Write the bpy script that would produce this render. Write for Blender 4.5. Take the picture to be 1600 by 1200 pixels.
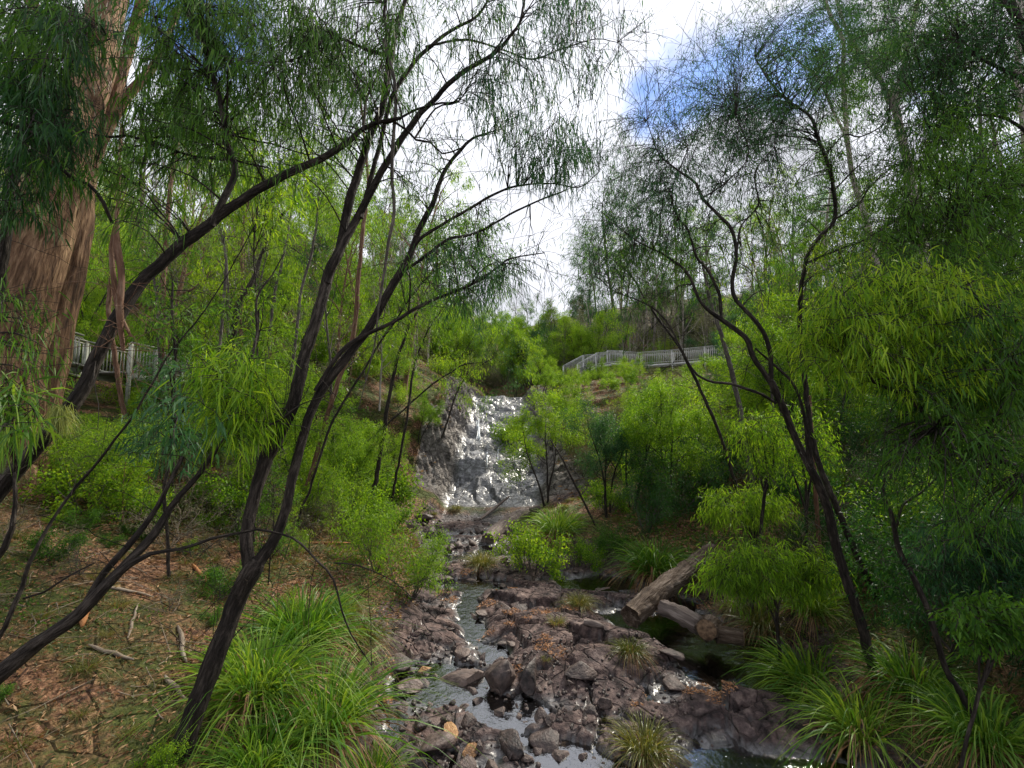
import bpy, math, random
import numpy as np
from mathutils import Vector
R = math.radians
for o in list(bpy.data.objects): bpy.data.objects.remove(o)
sc = bpy.context.scene
COL = sc.collection
rng = np.random.default_rng(7)

# ------------------------------------------------------------------ camera
CZ = 4.2; PITCH = R(5.0); FPX = 711.0
cam = bpy.data.cameras.new('camera'); camo = bpy.data.objects.new('camera', cam); COL.objects.link(camo)
camo.location = (0, 0, CZ); camo.rotation_euler = (math.pi/2 + PITCH, 0, 0)
cam.sensor_width = 36; cam.lens = 16.0; cam.clip_end = 3000; cam.clip_start = 0.05
sc.camera = camo
# ------------------------------------------------------------------ world: sky with broken bright cloud
SUN_AZ, SUN_EL = 38.0, 42.0                      # azimuth to the right of the view, elevation
sdir = Vector((math.sin(R(SUN_AZ))*math.cos(R(SUN_EL)), math.cos(R(SUN_AZ))*math.cos(R(SUN_EL)), math.sin(R(SUN_EL))))
def raydir(px, py):
    u = (px-800)/FPX; v = -(py-600)/FPX
    return Vector((u, math.cos(PITCH) - v*math.sin(PITCH), math.sin(PITCH) + v*math.cos(PITCH)))
w = bpy.data.worlds.new('World'); sc.world = w; w.use_nodes = True
nt = w.node_tree; nt.nodes.clear()
def N(nt, t, **kw):
    n = nt.nodes.new(t)
    for k, v in kw.items():
        if k.startswith('i_'):
            key = k[2:]; key = int(key) if key.isdigit() else key.replace('_', ' ')
            n.inputs[key].default_value = v
        else: setattr(n, k, v)
    return n
def L(nt, a, b): nt.links.new(a, b)
sky = N(nt, 'ShaderNodeTexSky', sky_type='NISHITA', sun_disc=False, sun_elevation=R(SUN_EL), sun_rotation=R(SUN_AZ), air_density=1.0, dust_density=0.3, ozone_density=2.0)
skm = N(nt, 'ShaderNodeMix', data_type='RGBA', blend_type='MULTIPLY'); skm.inputs[0].default_value = 1
L(nt, sky.outputs[0], skm.inputs[6]); skm.inputs[7].default_value = (0.62, 0.85, 1.25, 1)
bg1 = N(nt, 'ShaderNodeBackground'); bg1.inputs[1].default_value = 0.07; L(nt, skm.outputs[2], bg1.inputs[0])
geo = N(nt, 'ShaderNodeNewGeometry'); tc = N(nt, 'ShaderNodeTexCoord')
nz = N(nt, 'ShaderNodeTexNoise', i_Scale=2.2, i_Detail=7.0, i_Roughness=0.58); L(nt, tc.outputs['Generated'], nz.inputs['Vector'])
cr = N(nt, 'ShaderNodeMapRange'); cr.inputs[1].default_value = 0.24; cr.inputs[2].default_value = 0.36
L(nt, nz.outputs[0], cr.inputs[0])
last = cr.outputs[0]
for (px, py, w0, w1) in ((1040, 150, .9975, .9997), (1125, 115, .9975, .9997), (1245, 100, .9980, .9998), (300, 20, .994, .999)):   # the rents in the cloud
    d = raydir(px, py).normalized()
    dt = N(nt, 'ShaderNodeVectorMath', operation='DOT_PRODUCT'); dt.inputs[1].default_value = d
    nzv = N(nt, 'ShaderNodeTexNoise', i_Scale=14.0, i_Detail=7.0)
    L(nt, tc.outputs['Generated'], nzv.inputs['Vector'])
    sub = N(nt, 'ShaderNodeMath', operation='MULTIPLY_ADD'); L(nt, nzv.outputs[0], sub.inputs[0]); sub.inputs[1].default_value = 0.006
    L(nt, tc.outputs['Generated'], dt.inputs[0]); L(nt, dt.outputs['Value'], sub.inputs[2])
    mr = N(nt, 'ShaderNodeMapRange', interpolation_type='SMOOTHSTEP'); mr.inputs[1].default_value = w0+.001; mr.inputs[2].default_value = w1+.0035
    mr.inputs[3].default_value = 1; mr.inputs[4].default_value = .04
    L(nt, sub.outputs[0], mr.inputs[0])
    mn = N(nt, 'ShaderNodeMath', operation='MULTIPLY'); L(nt, last, mn.inputs[0]); L(nt, mr.outputs[0], mn.inputs[1]); last = mn.outputs[0]
bg2 = N(nt, 'ShaderNodeBackground')
nz2 = N(nt, 'ShaderNodeTexNoise', i_Scale=3.0, i_Detail=5.0); L(nt, tc.outputs['Generated'], nz2.inputs['Vector'])
c2 = N(nt, 'ShaderNodeMapRange'); c2.inputs[1].default_value=.3; c2.inputs[2].default_value=.7; c2.inputs[3].default_value=0.34; c2.inputs[4].default_value=0.74
L(nt, nz2.outputs[0], c2.inputs[0])
L(nt, c2.outputs[0], bg2.inputs[1]); bg2.inputs[0].default_value = (0.90, 0.92, 1.0, 1)
mx = N(nt, 'ShaderNodeMixShader'); L(nt, last, mx.inputs[0]); L(nt, bg1.outputs[0], mx.inputs[1]); L(nt, bg2.outputs[0], mx.inputs[2])
wo = N(nt, 'ShaderNodeOutputWorld'); L(nt, mx.outputs[0], wo.inputs[0])
# ------------------------------------------------------------------ sun
sl = bpy.data.lights.new('sun', 'SUN'); sl.energy = 3.2; sl.angle = R(9.0); sl.color = (1.0, 0.93, 0.80)
so = bpy.data.objects.new('sun', sl); COL.objects.link(so); so.rotation_euler = sdir.to_track_quat('Z', 'Y').to_euler()
sc.view_settings.view_transform = 'Standard'; sc.view_settings.look = 'None'; sc.view_settings.gamma = 1
sc.view_settings.exposure = 1.15
try:
    sc.cycles.max_bounces = 8; sc.cycles.diffuse_bounces = 4; sc.cycles.transmission_bounces = 4
    sc.cycles.glossy_bounces = 3; sc.cycles.use_denoising = True; sc.cycles.sample_clamp_indirect = 6
except Exception: pass

# ------------------------------------------------------------------ numpy noise
def _h(ix, iy, s):
    n = (ix.astype(np.int64)*374761393 + iy.astype(np.int64)*668265263 + s*1442695041) & 0xffffffff
    n = ((n ^ (n >> 13)) * 1274126177) & 0xffffffff
    return ((n ^ (n >> 16)) & 0xffffff) / float(0xffffff)
def vn(x, y, s=0):
    ix = np.floor(x); iy = np.floor(y); fx = x-ix; fy = y-iy
    fx = fx*fx*(3-2*fx); fy = fy*fy*(3-2*fy)
    a = _h(ix, iy, s); b = _h(ix+1, iy, s); c = _h(ix, iy+1, s); d = _h(ix+1, iy+1, s)
    return (a*(1-fx)+b*fx)*(1-fy) + (c*(1-fx)+d*fx)*fy
def fbm(x, y, s=0, o=4, g=.5):
    t = 0; a = 1; n = 0
    for k in range(o):
        t = t + a*(vn(x, y, s+k*17)*2-1); n += a; a *= g; x = x*2.03+3.1; y = y*2.03-1.7
    return t/n
def worley(x, y, s=0):
    ix = np.floor(x); iy = np.floor(y); f1 = np.full(x.shape, 9.0); f2 = f1.copy(); cid = np.zeros(x.shape)
    for dx in (-1, 0, 1):
        for dy in (-1, 0, 1):
            cx = ix+dx; cy = iy+dy
            px = cx+_h(cx, cy, s); py = cy+_h(cx, cy, s+5)
            d = np.sqrt((px-x)**2+(py-y)**2); c = _h(cx, cy, s+9)
            m = d < f1
            f2 = np.where(m, f1, np.minimum(f2, d)); cid = np.where(m, c, cid); f1 = np.where(m, d, f1)
    return f1, f2, cid
def sst(x, a, b):
    t = np.clip((x-a)/(b-a), 0, 1); return t*t*(3-2*t)

# ------------------------------------------------------------------ the valley
YK  = [-60, 3, 6, 9, 11, 13, 16, 18, 21, 25, 30, 38, 46, 60, 200]
XL  = [-1.6, -1.6, -1.7, -2.0, -2.0, -2.1, -3.2, -3.4, -3.0, -2.6, -2.5, -2.9, -2.6, -2.0, -2.0]
XR  = [4.2, 4.2, 4.4, 5.0, 4.3, 2.9, 0.9, 0.1, 1.0, 1.3, 1.1, 0.6, 0.8, 0.8, 0.8]
ZK_Y = [-60, 5, 14, 20.3, 20.9, 22.6, 22.75, 25.0, 25.45, 27.2, 27.35, 28.7, 29.1, 31.2, 31.35, 33.4, 33.8, 36, 36.15, 38, 41, 48, 60, 80, 110, 400]
ZK_Z = [-1.5, 0, .06, .12, .35, .72, .92, 1.50, 2.3, 2.75, 2.97, 3.35, 3.92, 4.45, 4.62, 5.08, 5.45, 5.88, 6.02, 6.35, 6.5, 7.0, 11.0, 18.5, 27.0, 60.]
SLY = [-60, 4, 12, 20, 28, 44, 400]; SLV = [.40, .40, .37, .42, .50, .50, .30]
SRY = [-60, 4, 14, 22, 30, 36, 46, 56, 70, 400]; SRV = [.36, .36, .34, .28, .17, .09, .05, .16, .26, .28]
BLOBS = [(-0.2, 6.2, 1.7, 1.6, -.10), (2.6, 9.0, .01, .01, 0), (1.0, 9.6, 2.0, 1.3, .20), (0.4, 11.3, 1.3, .7, .12), (3.9, 8.9, .9, 1.3, -.50), (2.7, 9.9, 1.1, .6, -.42),
         (4.9, 8.2, .8, 1.0, -.35), (3.3, 7.0, 1.0, .6, .22), (3.2, 5.6, 1.2, .6, -.45), (-1.3, 12.2, .6, .5, -.35), (-1.0, 10.8, .24, .7, -.30), (-.75, 9.7, .25, .5, -.30), (-.3, 8.8, .35, .4, -.33),
         (-1.1, 7.9, .8, .45, -.3), (2.2, 12.3, 1.4, .7, -.3), (-1.8, 9.2, .5, .9, .18), (0.9, 8.2, 1.4, .7, .16), (-1.9, 15.5, 1.0, 1.6, -.10), (-2.2, 18.6, 1.1, 1.0, .10)]
def zbed(y): return np.interp(y, ZK_Y, ZK_Z)
def height(x, y):
    x = np.asarray(x, float); y = np.asarray(y, float)
    wob = .35*fbm(x*.5+7, y*.5, 3, 3)
    yy = y + .9*fbm(x*.35, y*.1+5, 11, 3) * sst(y, 22, 24) * (1-sst(y, 40, 44)) - .55*np.clip(x, -4, 2)*sst(y,23,24.5)*(1-sst(y,26.5,28))
    xl = np.interp(y, YK, XL)+wob; xr = np.interp(y, YK, XR)+wob
    zb = zbed(yy)
    dl = np.maximum(xl-x, 0); dr = np.maximum(x-xr, 0)
    near = 1-sst(y, 17, 20); fall = sst(y, 21, 22.5)*(1-sst(y, 39, 42))
    sl_ = np.interp(y, SLY, SLV); sr_ = np.interp(y, SRY, SRV)
    rockL = fall*(.65*sst(dl, .05, 1.3)); rockR = fall*(0.9*sst(dr, .1, 1.0))
    dlc = 34*(1-np.exp(-dl/34.)); drc = 42*(1-np.exp(-dr/42.))
    bank = rockL + rockR + .28*sst(dl, 0, .8)*(1-fall) + .22*sst(dr, 0, .7)*(1-fall) + sl_*dlc*1.12 + sr_*drc*1.1
    amp = sst(dl+dr, .3, 4)
    bank = bank + amp*(.35*fbm(x*.22, y*.22, 21, 4)) + sst(dl+dr, 0, 1.)*.07*fbm(x*1.6, y*1.6, 31, 3)
    # bedrock
    inb = 1-sst(dl+dr, .1, .9)
    b = 0
    for (bx, by, rx, ry, dz) in BLOBS:
        if rx > .1: b = b + dz*np.exp(-(((x-bx)/rx)**2+((y-by)/ry)**2))
    wx = x + .25*fbm(x*1.3, y*1.3, 41, 3); wy = y*1.25 + .25*fbm(x*1.3+9, y*1.3, 43, 3)
    f1, f2, c = worley(wx*.95, wy*1.25, 2)
    g1, g2, c2_ = worley(wx*3.1+4, wy*3.1, 6)
    plate = (c-.5)*.22 - .20*(1-sst(f2-f1, 0, .10)) + (c2_-.5)*.035 - .045*(1-sst(g2-g1, 0, .09)) + .02*fbm(x*5, y*5, 51, 3) + .05*fbm(x*1.3, y*2.2, 53, 2)
    rockz = b + plate*near + (.02+.06*sst(y, 7.4, 8.4))*near
    midc = sst(y, 13, 15)*near
    rockz = rockz + midc*(-.03)
    # the fall: tilted sheets with broken steps running across
    f1b, f2b, cb = worley(wx*.55, y*.9+.8*x*.3, 8)
    h1, h2, ch = worley(x*1.1+.3*y+.5*wob, (y*1.9-.9*x), 14)
    fallz = fall*((cb-.5)*.35 - .15*(1-sst(f2b-f1b, 0, .15)) + (ch-.5)*.16 - .06*(1-sst(h2-h1, 0, .2)) + .10*fbm(x*1.5, y*1.5, 61, 4))
    z = zb + bank + inb*rockz + np.minimum(1, inb+fall*(1-sst(dl+dr, 2., 3.6)))*fallz
    # tilted strata on the left rock wall
    st = fall*sst(dl, .1, .5)*(1-sst(dl, 2.2, 3.4))
    q = (x*1.0 + y*.55 + .25*fbm(x, y, 71, 3))*2.6
    z = z + st*.30*((q-np.floor(q))**1.6 - .4)
    return z
def H1(x, y): return float(height(np.array([x]), np.array([y]))[0])
def P(px, py, Y):
    d = raydir(px, py); t = Y/d.y; return Vector((d.x*t, Y, CZ+d.z*t))
def G(px, py, tmin=2.5, tmax=160):
    """the point of the ground seen at a place of the photograph"""
    d = raydir(px, py); t = np.concatenate([np.arange(tmin, 20, .05), np.arange(20, tmax, .25)])
    x = d.x*t; y = d.y*t; z = CZ+d.z*t; hh = height(x, y)
    k = np.argmax(z < hh)
    if not (z < hh).any(): k = len(t)-1
    return Vector((x[k], y[k], hh[k]))

# ------------------------------------------------------------------ mesh helpers
def mesh_np(name, V, F, mats, attrs=None, smooth=False, midx=None):
    """V (n,3); F (m,k) with k = 3 or 4, or a list of such"""
    me = bpy.data.meshes.new(name)
    Fs = F if isinstance(F, list) else [F]
    Fs = [f for f in Fs if len(f)]
    V = np.asarray(V, np.float32)
    me.vertices.add(len(V)); me.vertices.foreach_set('co', V.ravel())
    li = np.concatenate([np.asarray(f, np.int32).ravel() for f in Fs]); tot = np.concatenate([np.full(len(f), f.shape[1], np.int32) for f in Fs])
    me.loops.add(len(li)); me.loops.foreach_set('vertex_index', li)
    me.polygons.add(len(tot)); st = np.zeros(len(tot), np.int32); st[1:] = np.cumsum(tot)[:-1]
    me.polygons.foreach_set('loop_start', st)
    me.polygons.foreach_set('loop_total', tot)
    if smooth: me.polygons.foreach_set('use_smooth', np.ones(len(tot), bool))
    if midx is not None: me.polygons.foreach_set('material_index', np.asarray(midx, np.int32))
    for m in (mats if isinstance(mats, list) else [mats]): me.materials.append(m)
    if attrs:
        for k, v in attrs.items():
            v = np.asarray(v, np.float32)
            if v.ndim == 1:
                a = me.attributes.new(k, 'FLOAT', 'POINT'); a.data.foreach_set('value', v)
            else:
                a = me.attributes.new(k, 'FLOAT_VECTOR', 'POINT'); a.data.foreach_set('vector', v.ravel())
    me.update(calc_edges=True)
    return me
def link(name, me, parent=None):
    o = bpy.data.objects.new(name, me); COL.objects.link(o)
    if parent is not None: o.parent = parent
    return o
def tag(o, label=None, cat=None, group=None, kind=None):
    if label: o['label'] = label
    if cat: o['category'] = cat
    if group: o['group'] = group
    if kind: o['kind'] = kind
    return o
def empty(name, loc, label, cat, group=None, rz=0, s=1):
    o = bpy.data.objects.new(name, None); COL.objects.link(o); o.location = loc; o.rotation_euler = (0, 0, rz)
    o.empty_display_size = .3
    o.scale = (s, s, s) if not isinstance(s, tuple) else s
    return tag(o, label, cat, group)
def copy_tree(src, loc, rz, s, label, group=None):
    c = src.copy(); COL.objects.link(c); c.location = loc; c.rotation_euler = (0, 0, rz) if not isinstance(rz, tuple) else rz
    c.scale = (s, s, s) if not isinstance(s, tuple) else s
    c['label'] = label
    if group: c['group'] = group
    for ch in KIDS.get(src.name, []):
        d = ch.copy(); COL.objects.link(d); d.parent = c
    return c
KIDS = {}
class Tubes:
    """collects tapered tubes into one mesh, with bark coordinates"""
    def __init__(s): s.V = []; s.F = []; s.B = []; s.n = 0
    def add(s, pts, rad, sides=7, lump=0.0, cap=True):
        p = np.asarray([tuple(q) for q in pts], float); n = len(p); rad = np.asarray(rad, float)
        t = np.gradient(p, axis=0); t /= np.linalg.norm(t, axis=1)[:, None]+1e-9
        up = np.array([0, 0, 1.0]) if abs(t[0][2]) < .9 else np.array([1.0, 0, 0])
        a = np.cross(t[0], up); a /= np.linalg.norm(a)
        A = []
        for k in range(n):
            a = a - t[k]*np.dot(a, t[k]); a /= np.linalg.norm(a)+1e-9; A.append(a)
        A = np.array(A); Bn = np.cross(t, A)
        th = np.arange(sides)*2*math.pi/sides
        r = rad[:, None]*np.ones((1, sides))
        if lump: r = r*(1+lump*(rng.random((n, sides))*2-1))
        v = p[:, None, :] + r[:, :, None]*(np.cos(th)[None, :, None]*A[:, None, :] + np.sin(th)[None, :, None]*Bn[:, None, :])
        ln = np.concatenate([[0], np.cumsum(np.linalg.norm(np.diff(p, axis=0), axis=1))])
        off = rng.random()*20
        b = np.stack([np.cos(th)[None, :]*rad[:, None], np.sin(th)[None, :]*rad[:, None], (ln[:, None]+off)*np.ones((1, sides))], -1)
        i = np.arange(n-1)[:, None]*sides; j = np.arange(sides)[None, :]; j2 = (j+1) % sides
        f = np.stack([i+j, i+j2, i+sides+j2, i+sides+j], -1).reshape(-1, 4)+s.n
        s.V.append(v.reshape(-1, 3)); s.B.append(b.reshape(-1, 3)); s.F.append(f); s.n += n*sides
        if cap:   # close both ends
            s.T = getattr(s, 'T', []); jj = np.arange(sides); base = s.n-n*sides
            for k in (0, n-1):
                s.V.append(p[k][None]); s.B.append(np.array([[0, 0, ln[k]+off]])); r0 = base+k*sides
                s.T.append(np.stack([np.full(sides, s.n), r0+jj, r0+(jj+1) % sides], -1)); s.n += 1
    def mesh(s, name, mat):
        F = [np.concatenate(s.F)]
        if getattr(s, 'T', None): F.append(np.concatenate(s.T))
        return mesh_np(name, np.concatenate(s.V), F, mat, {'bark': np.concatenate(s.B)}, smooth=True)
def smooth_path(pts, step):
    """Catmull-Rom through 3D points with radii in the 4th column"""
    p = np.asarray(pts, float); q = np.vstack([2*p[0]-p[1], p, 2*p[-1]-p[-2]]); out = []
    for i in range(1, len(q)-2):
        d = np.linalg.norm(q[i+1][:3]-q[i][:3]); n = max(1, int(d/step))
        for k in range(n):
            t = k/n
            out.append(.5*((2*q[i]) + (-q[i-1]+q[i+1])*t + (2*q[i-1]-5*q[i]+4*q[i+1]-q[i+2])*t*t + (-q[i-1]+3*q[i]-3*q[i+1]+q[i+2])*t**3))
    out.append(p[-1]); return np.array(out)
class Leaves:
    def __init__(s): s.V = []; s.F = []; s.T = []; s.n = 0; s.F3 = []
    def add(s, base, d, length, width, droop=0.3, tone=None, seg=1):
        """one blade per row: base point, direction, length, width"""
        base = np.asarray(base, float); d = np.asarray(d, float); m = len(base)
        if m == 0: return
        d = d/(np.linalg.norm(d, axis=1)[:, None]+1e-9)
        length = np.broadcast_to(length, (m,)).astype(float); width = np.broadcast_to(width, (m,)).astype(float)
        rnd = rng.normal(size=(m, 3)); side = np.cross(d, rnd); side /= np.linalg.norm(side, axis=1)[:, None]+1e-9
        tone = rng.random(m) if tone is None else tone
        dn = np.array([0, 0, -1.0])
        if seg == 1:
            mid = base + d*length[:, None]*.5 + dn*(length*droop*.15)[:, None]; tip = base + d*length[:, None] + dn*(length*droop)[:, None]
            v = np.stack([base, mid+side*width[:, None]*.5, tip, mid-side*width[:, None]*.5], 1)
            f = np.arange(m)[:, None]*4 + np.array([0, 1, 2, 3])[None]; s.F.append(f+s.n); nv = 4
        else:
            rows = []; 
            for k in range(seg+1):
                t = k/seg; c = base + d*(length*t)[:, None] + dn*(length*droop*t*t)[:, None]
                wk = width*(.55+.45*math.sin(math.pi*min(1, t*1.2+.1)))*(1-t**4*.9)*.5
                rows += [c+side*wk[:, None], c-side*wk[:, None]]
            v = np.stack(rows, 1); nv = 2*(seg+1)
            for k in range(seg):
                s.F.append(np.arange(m)[:, None]*nv + np.array([2*k, 2*k+1, 2*k+3, 2*k+2])[None] + s.n)
        s.V.append(v.reshape(-1, 3)); s.T.append(np.repeat(tone, nv)); s.n += m*nv
    def mesh(s, name, mat):
        return mesh_np(name, np.concatenate(s.V), np.concatenate(s.F), mat, {'tone': np.concatenate(s.T)})

# ------------------------------------------------------------------ materials
def newmat(name):
    m = bpy.data.materials.new(name); m.use_nodes = True; m.node_tree.nodes.clear(); return m, m.node_tree
def ramp(nt, src, stops):
    r = N(nt, 'ShaderNodeValToRGB'); e = r.color_ramp.elements
    while len(e) < len(stops): e.new(.5)
    for k, (p, c) in enumerate(stops): e[k].position = p; e[k].color = (*c, 1)
    L(nt, src, r.inputs[0]); return r.outputs[0]
def leaf_mat(name, dark, mid, light, trans=.40, gloss=.14, rough=.5):
    m, nt = newmat(name)
    a = N(nt, 'ShaderNodeAttribute', attribute_name='tone'); oi = N(nt, 'ShaderNodeObjectInfo')
    g = N(nt, 'ShaderNodeNewGeometry')
    nz = N(nt, 'ShaderNodeTexNoise', i_Scale=.9, i_Detail=2.0); L(nt, g.outputs['Position'], nz.inputs['Vector'])
    ad = N(nt, 'ShaderNodeMath', operation='MULTIPLY_ADD'); L(nt, a.outputs['Fac'], ad.inputs[0]); ad.inputs[1].default_value = .55
    m2 = N(nt, 'ShaderNodeMath', operation='MULTIPLY_ADD'); L(nt, oi.outputs['Random'], m2.inputs[0]); m2.inputs[1].default_value = .25
    m3 = N(nt, 'ShaderNodeMath', operation='MULTIPLY'); L(nt, nz.outputs[0], m3.inputs[0]); m3.inputs[1].default_value = .45
    L(nt, m3.outputs[0], m2.inputs[2]); L(nt, m2.outputs[0], ad.inputs[2])
    c = ramp(nt, ad.outputs[0], [(.15, dark), (.55, mid), (.98, light)])
    p = N(nt, 'ShaderNodeBsdfPrincipled'); p.inputs['Roughness'].default_value = rough; p.inputs['Specular IOR Level'].default_value = gloss; L(nt, c, p.inputs['Base Color'])
    t = N(nt, 'ShaderNodeBsdfTranslucent'); h = N(nt, 'ShaderNodeMix', data_type='RGBA', blend_type='MULTIPLY'); h.inputs[0].default_value = 1
    L(nt, c, h.inputs[6]); h.inputs[7].default_value = (2.1, 1.9, .8, 1); L(nt, h.outputs[2], t.inputs[0])
    x = N(nt, 'ShaderNodeMixShader'); x.inputs[0].default_value = trans; L(nt, p.outputs[0], x.inputs[1]); L(nt, t.outputs[0], x.inputs[2])
    o = N(nt, 'ShaderNodeOutputMaterial'); L(nt, x.outputs[0], o.inputs[0]); return m
def bark_mat(name, c1, c2, c3, sc_=14, stretch=3.0, bump=.5, dist=.02):
    m, nt = newmat(name)
    a = N(nt, 'ShaderNodeAttribute', attribute_name='bark'); mp = N(nt, 'ShaderNodeMapping'); mp.inputs['Scale'].default_value = (sc_, sc_, sc_/stretch)
    L(nt, a.outputs['Vector'], mp.inputs['Vector'])
    n1 = N(nt, 'ShaderNodeTexNoise', i_Scale=1.0, i_Detail=6.0, i_Roughness=.65); L(nt, mp.outputs[0], n1.inputs['Vector'])
    n2 = N(nt, 'ShaderNodeTexNoise', i_Scale=.17, i_Detail=4.0); L(nt, mp.outputs[0], n2.inputs['Vector'])
    v = N(nt, 'ShaderNodeTexVoronoi', feature='DISTANCE_TO_EDGE', i_Scale=1.3); L(nt, mp.outputs[0], v.inputs['Vector'])
    mm = N(nt, 'ShaderNodeMath', operation='MULTIPLY_ADD'); L(nt, n1.outputs[0], mm.inputs[0]); mm.inputs[1].default_value = .6
    m4 = N(nt, 'ShaderNodeMath', operation='MULTIPLY'); L(nt, n2.outputs[0], m4.inputs[0]); m4.inputs[1].default_value = .4; L(nt, m4.outputs[0], mm.inputs[2])
    c = ramp(nt, mm.outputs[0], [(.36, c1), (.5, c2), (.64, c3)])
    p = N(nt, 'ShaderNodeBsdfPrincipled'); p.inputs['Roughness'].default_value = .85; p.inputs['Specular IOR Level'].default_value = .2; L(nt, c, p.inputs['Base Color'])
    vb = N(nt, 'ShaderNodeMath', operation='MULTIPLY_ADD'); L(nt, v.outputs['Distance'], vb.inputs[0]); vb.inputs[1].default_value = .8; L(nt, n1.outputs[0], vb.inputs[2])
    b = N(nt, 'ShaderNodeBump'); b.inputs['Strength'].default_value = bump; b.inputs['Distance'].default_value = dist; L(nt, vb.outputs[0], b.inputs['Height']); L(nt, b.outputs[0], p.inputs['Normal'])
    o = N(nt, 'ShaderNodeOutputMaterial'); L(nt, p.outputs[0], o.inputs[0]); return m
def plain_mat(name, c1, c2, scale=6, rough=.7, spec=.3, bump=.2):
    m, nt = newmat(name); tcn = N(nt, 'ShaderNodeTexCoord')
    n1 = N(nt, 'ShaderNodeTexNoise', i_Scale=scale, i_Detail=6.0); L(nt, tcn.outputs['Object'], n1.inputs['Vector'])
    c = ramp(nt, n1.outputs[0], [(.35, c1), (.65, c2)])
    p = N(nt, 'ShaderNodeBsdfPrincipled'); p.inputs['Roughness'].default_value = rough; p.inputs['Specular IOR Level'].default_value = spec; L(nt, c, p.inputs['Base Color'])
    b = N(nt, 'ShaderNodeBump'); b.inputs['Strength'].default_value = bump; b.inputs['Distance'].default_value = .02; L(nt, n1.outputs[0], b.inputs['Height']); L(nt, b.outputs[0], p.inputs['Normal'])
    o = N(nt, 'ShaderNodeOutputMaterial'); L(nt, p.outputs[0], o.inputs[0]); return m
M = {}
M['leaf_bright'] = leaf_mat('leaf_bright', (.026, .078, .007), (.09, .20, .013), (.26, .38, .03), .44)
M['leaf_lime']   = leaf_mat('leaf_lime', (.035, .095, .007), (.09, .19, .014), (.20, .32, .03), .42)
M['leaf_mid']    = leaf_mat('leaf_mid', (.014, .048, .008), (.038, .105, .014), (.09, .19, .025))
M['leaf_dark']   = leaf_mat('leaf_dark', (.007, .030, .010), (.016, .060, .016), (.045, .12, .03), trans=.3)
M['leaf_teal']   = leaf_mat('leaf_teal', (.010, .042, .022), (.024, .080, .038), (.055, .13, .05), trans=.35)
M['leaf_dry']    = leaf_mat('leaf_dry', (.07, .035, .018), (.19, .10, .05), (.42, .28, .16), trans=.15)
M['leaf_grey']   = leaf_mat('leaf_grey', (.05, .06, .03), (.09, .10, .05), (.15, .15, .09), trans=.2)
M['sedge']       = leaf_mat('sedge', (.020, .065, .008), (.06, .15, .016), (.19, .29, .04), trans=.38, gloss=.22, rough=.45)
M['sedge_olive'] = leaf_mat('sedge_olive', (.035, .05, .010), (.08, .10, .022), (.20, .18, .06), trans=.3, gloss=.35, rough=.4)
M['lichen']      = leaf_mat('lichen', (.12, .15, .05), (.20, .24, .08), (.32, .36, .15), trans=.3)
M['bark_dark']   = bark_mat('bark_dark', (.005, .004, .004), (.024, .019, .016), (.085, .07, .06), 30, 5, 1.0, .03)
M['bark_grey']   = bark_mat('bark_grey', (.03, .026, .024), (.075, .065, .058), (.17, .15, .13), 22, 3)
M['bark_red']    = bark_mat('bark_red', (.06, .028, .018), (.13, .07, .045), (.26, .18, .13), 16, 5)
M['bark_euc']    = bark_mat('bark_euc', (.022, .013, .009), (.14, .078, .045), (.40, .26, .155), 11, 7, 1.0, .08)
M['bark_pale']   = bark_mat('bark_pale', (.12, .10, .09), (.24, .21, .18), (.38, .35, .31), 9, 2.5)
M['log_wood']    = bark_mat('log_wood', (.035, .028, .026), (.12, .095, .085), (.24, .20, .18), 14, 9, .9, .02)
M['log_rot']     = bark_mat('log_rot', (.02, .014, .011), (.08, .056, .040), (.21, .17, .145), 12, 7, 1.0, .05)
M['stick']       = bark_mat('stick', (.10, .08, .06), (.20, .16, .12), (.34, .29, .24), 40, 6)
M['bark_strip']  = bark_mat('bark_strip', (.14, .055, .02), (.30, .13, .05), (.42, .22, .10), 20, 8)
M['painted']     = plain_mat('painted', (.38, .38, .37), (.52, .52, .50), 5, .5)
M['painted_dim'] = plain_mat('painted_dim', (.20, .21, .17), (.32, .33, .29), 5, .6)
M['deck']        = plain_mat('deck', (.16, .15, .14), (.28, .26, .24), 8, .8)
M['cut_end']     = plain_mat('cut_end', (.06, .035, .02), (.20, .13, .08), 14, .8)

# ------------------------------------------------------------------ ground sheet
def spread(a, b, step, g, far):
    r = list(np.arange(a, b, step)); s_ = step; v = b
    while v < far: r.append(v); s_ *= g; v += s_
    r.append(far); return r
xr_ = spread(0, 5.6, .045, 1.07, 320); xl_ = [-v for v in spread(0, 4.0, .045, 1.06, 320)][::-1]
xs = np.array(xl_[:-1]+xr_)
ys = np.array([-40, -25, -15, -10, -7, -5, -3.5, -2, -1, 0, .8, 1.6, 2.3, 3, 3.5]+list(np.arange(3.9, 12.5, .045))+list(np.arange(12.5, 21, .08))+list(np.arange(21, 40, .11))+spread(40, 44, .3, 1.06, 420))
X, Y = np.meshgrid(xs, ys); Z = height(X, Y)
nx, ny = len(xs), len(ys)
V = np.stack([X, Y, Z], -1).reshape(-1, 3)
ii = np.arange(ny-1)[:, None]*nx + np.arange(nx-1)[None]; ii = ii.ravel()
F = np.stack([ii, ii+1, ii+nx+1, ii+nx], -1)
wob = .35*fbm(X*.5+7, Y*.5, 3, 3)
dl = np.maximum(np.interp(Y, YK, XL)+wob-X, 0); dr = np.maximum(X-np.interp(Y, YK, XR)-wob, 0); dd = dl+dr
fall = sst(Y, 20.8, 21.6)*(1-sst(Y, 41, 44))
nearm = (1-sst(Y, 19, 22))
edge = .35+.5*fbm(X*.8, Y*.8, 81, 3)
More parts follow.
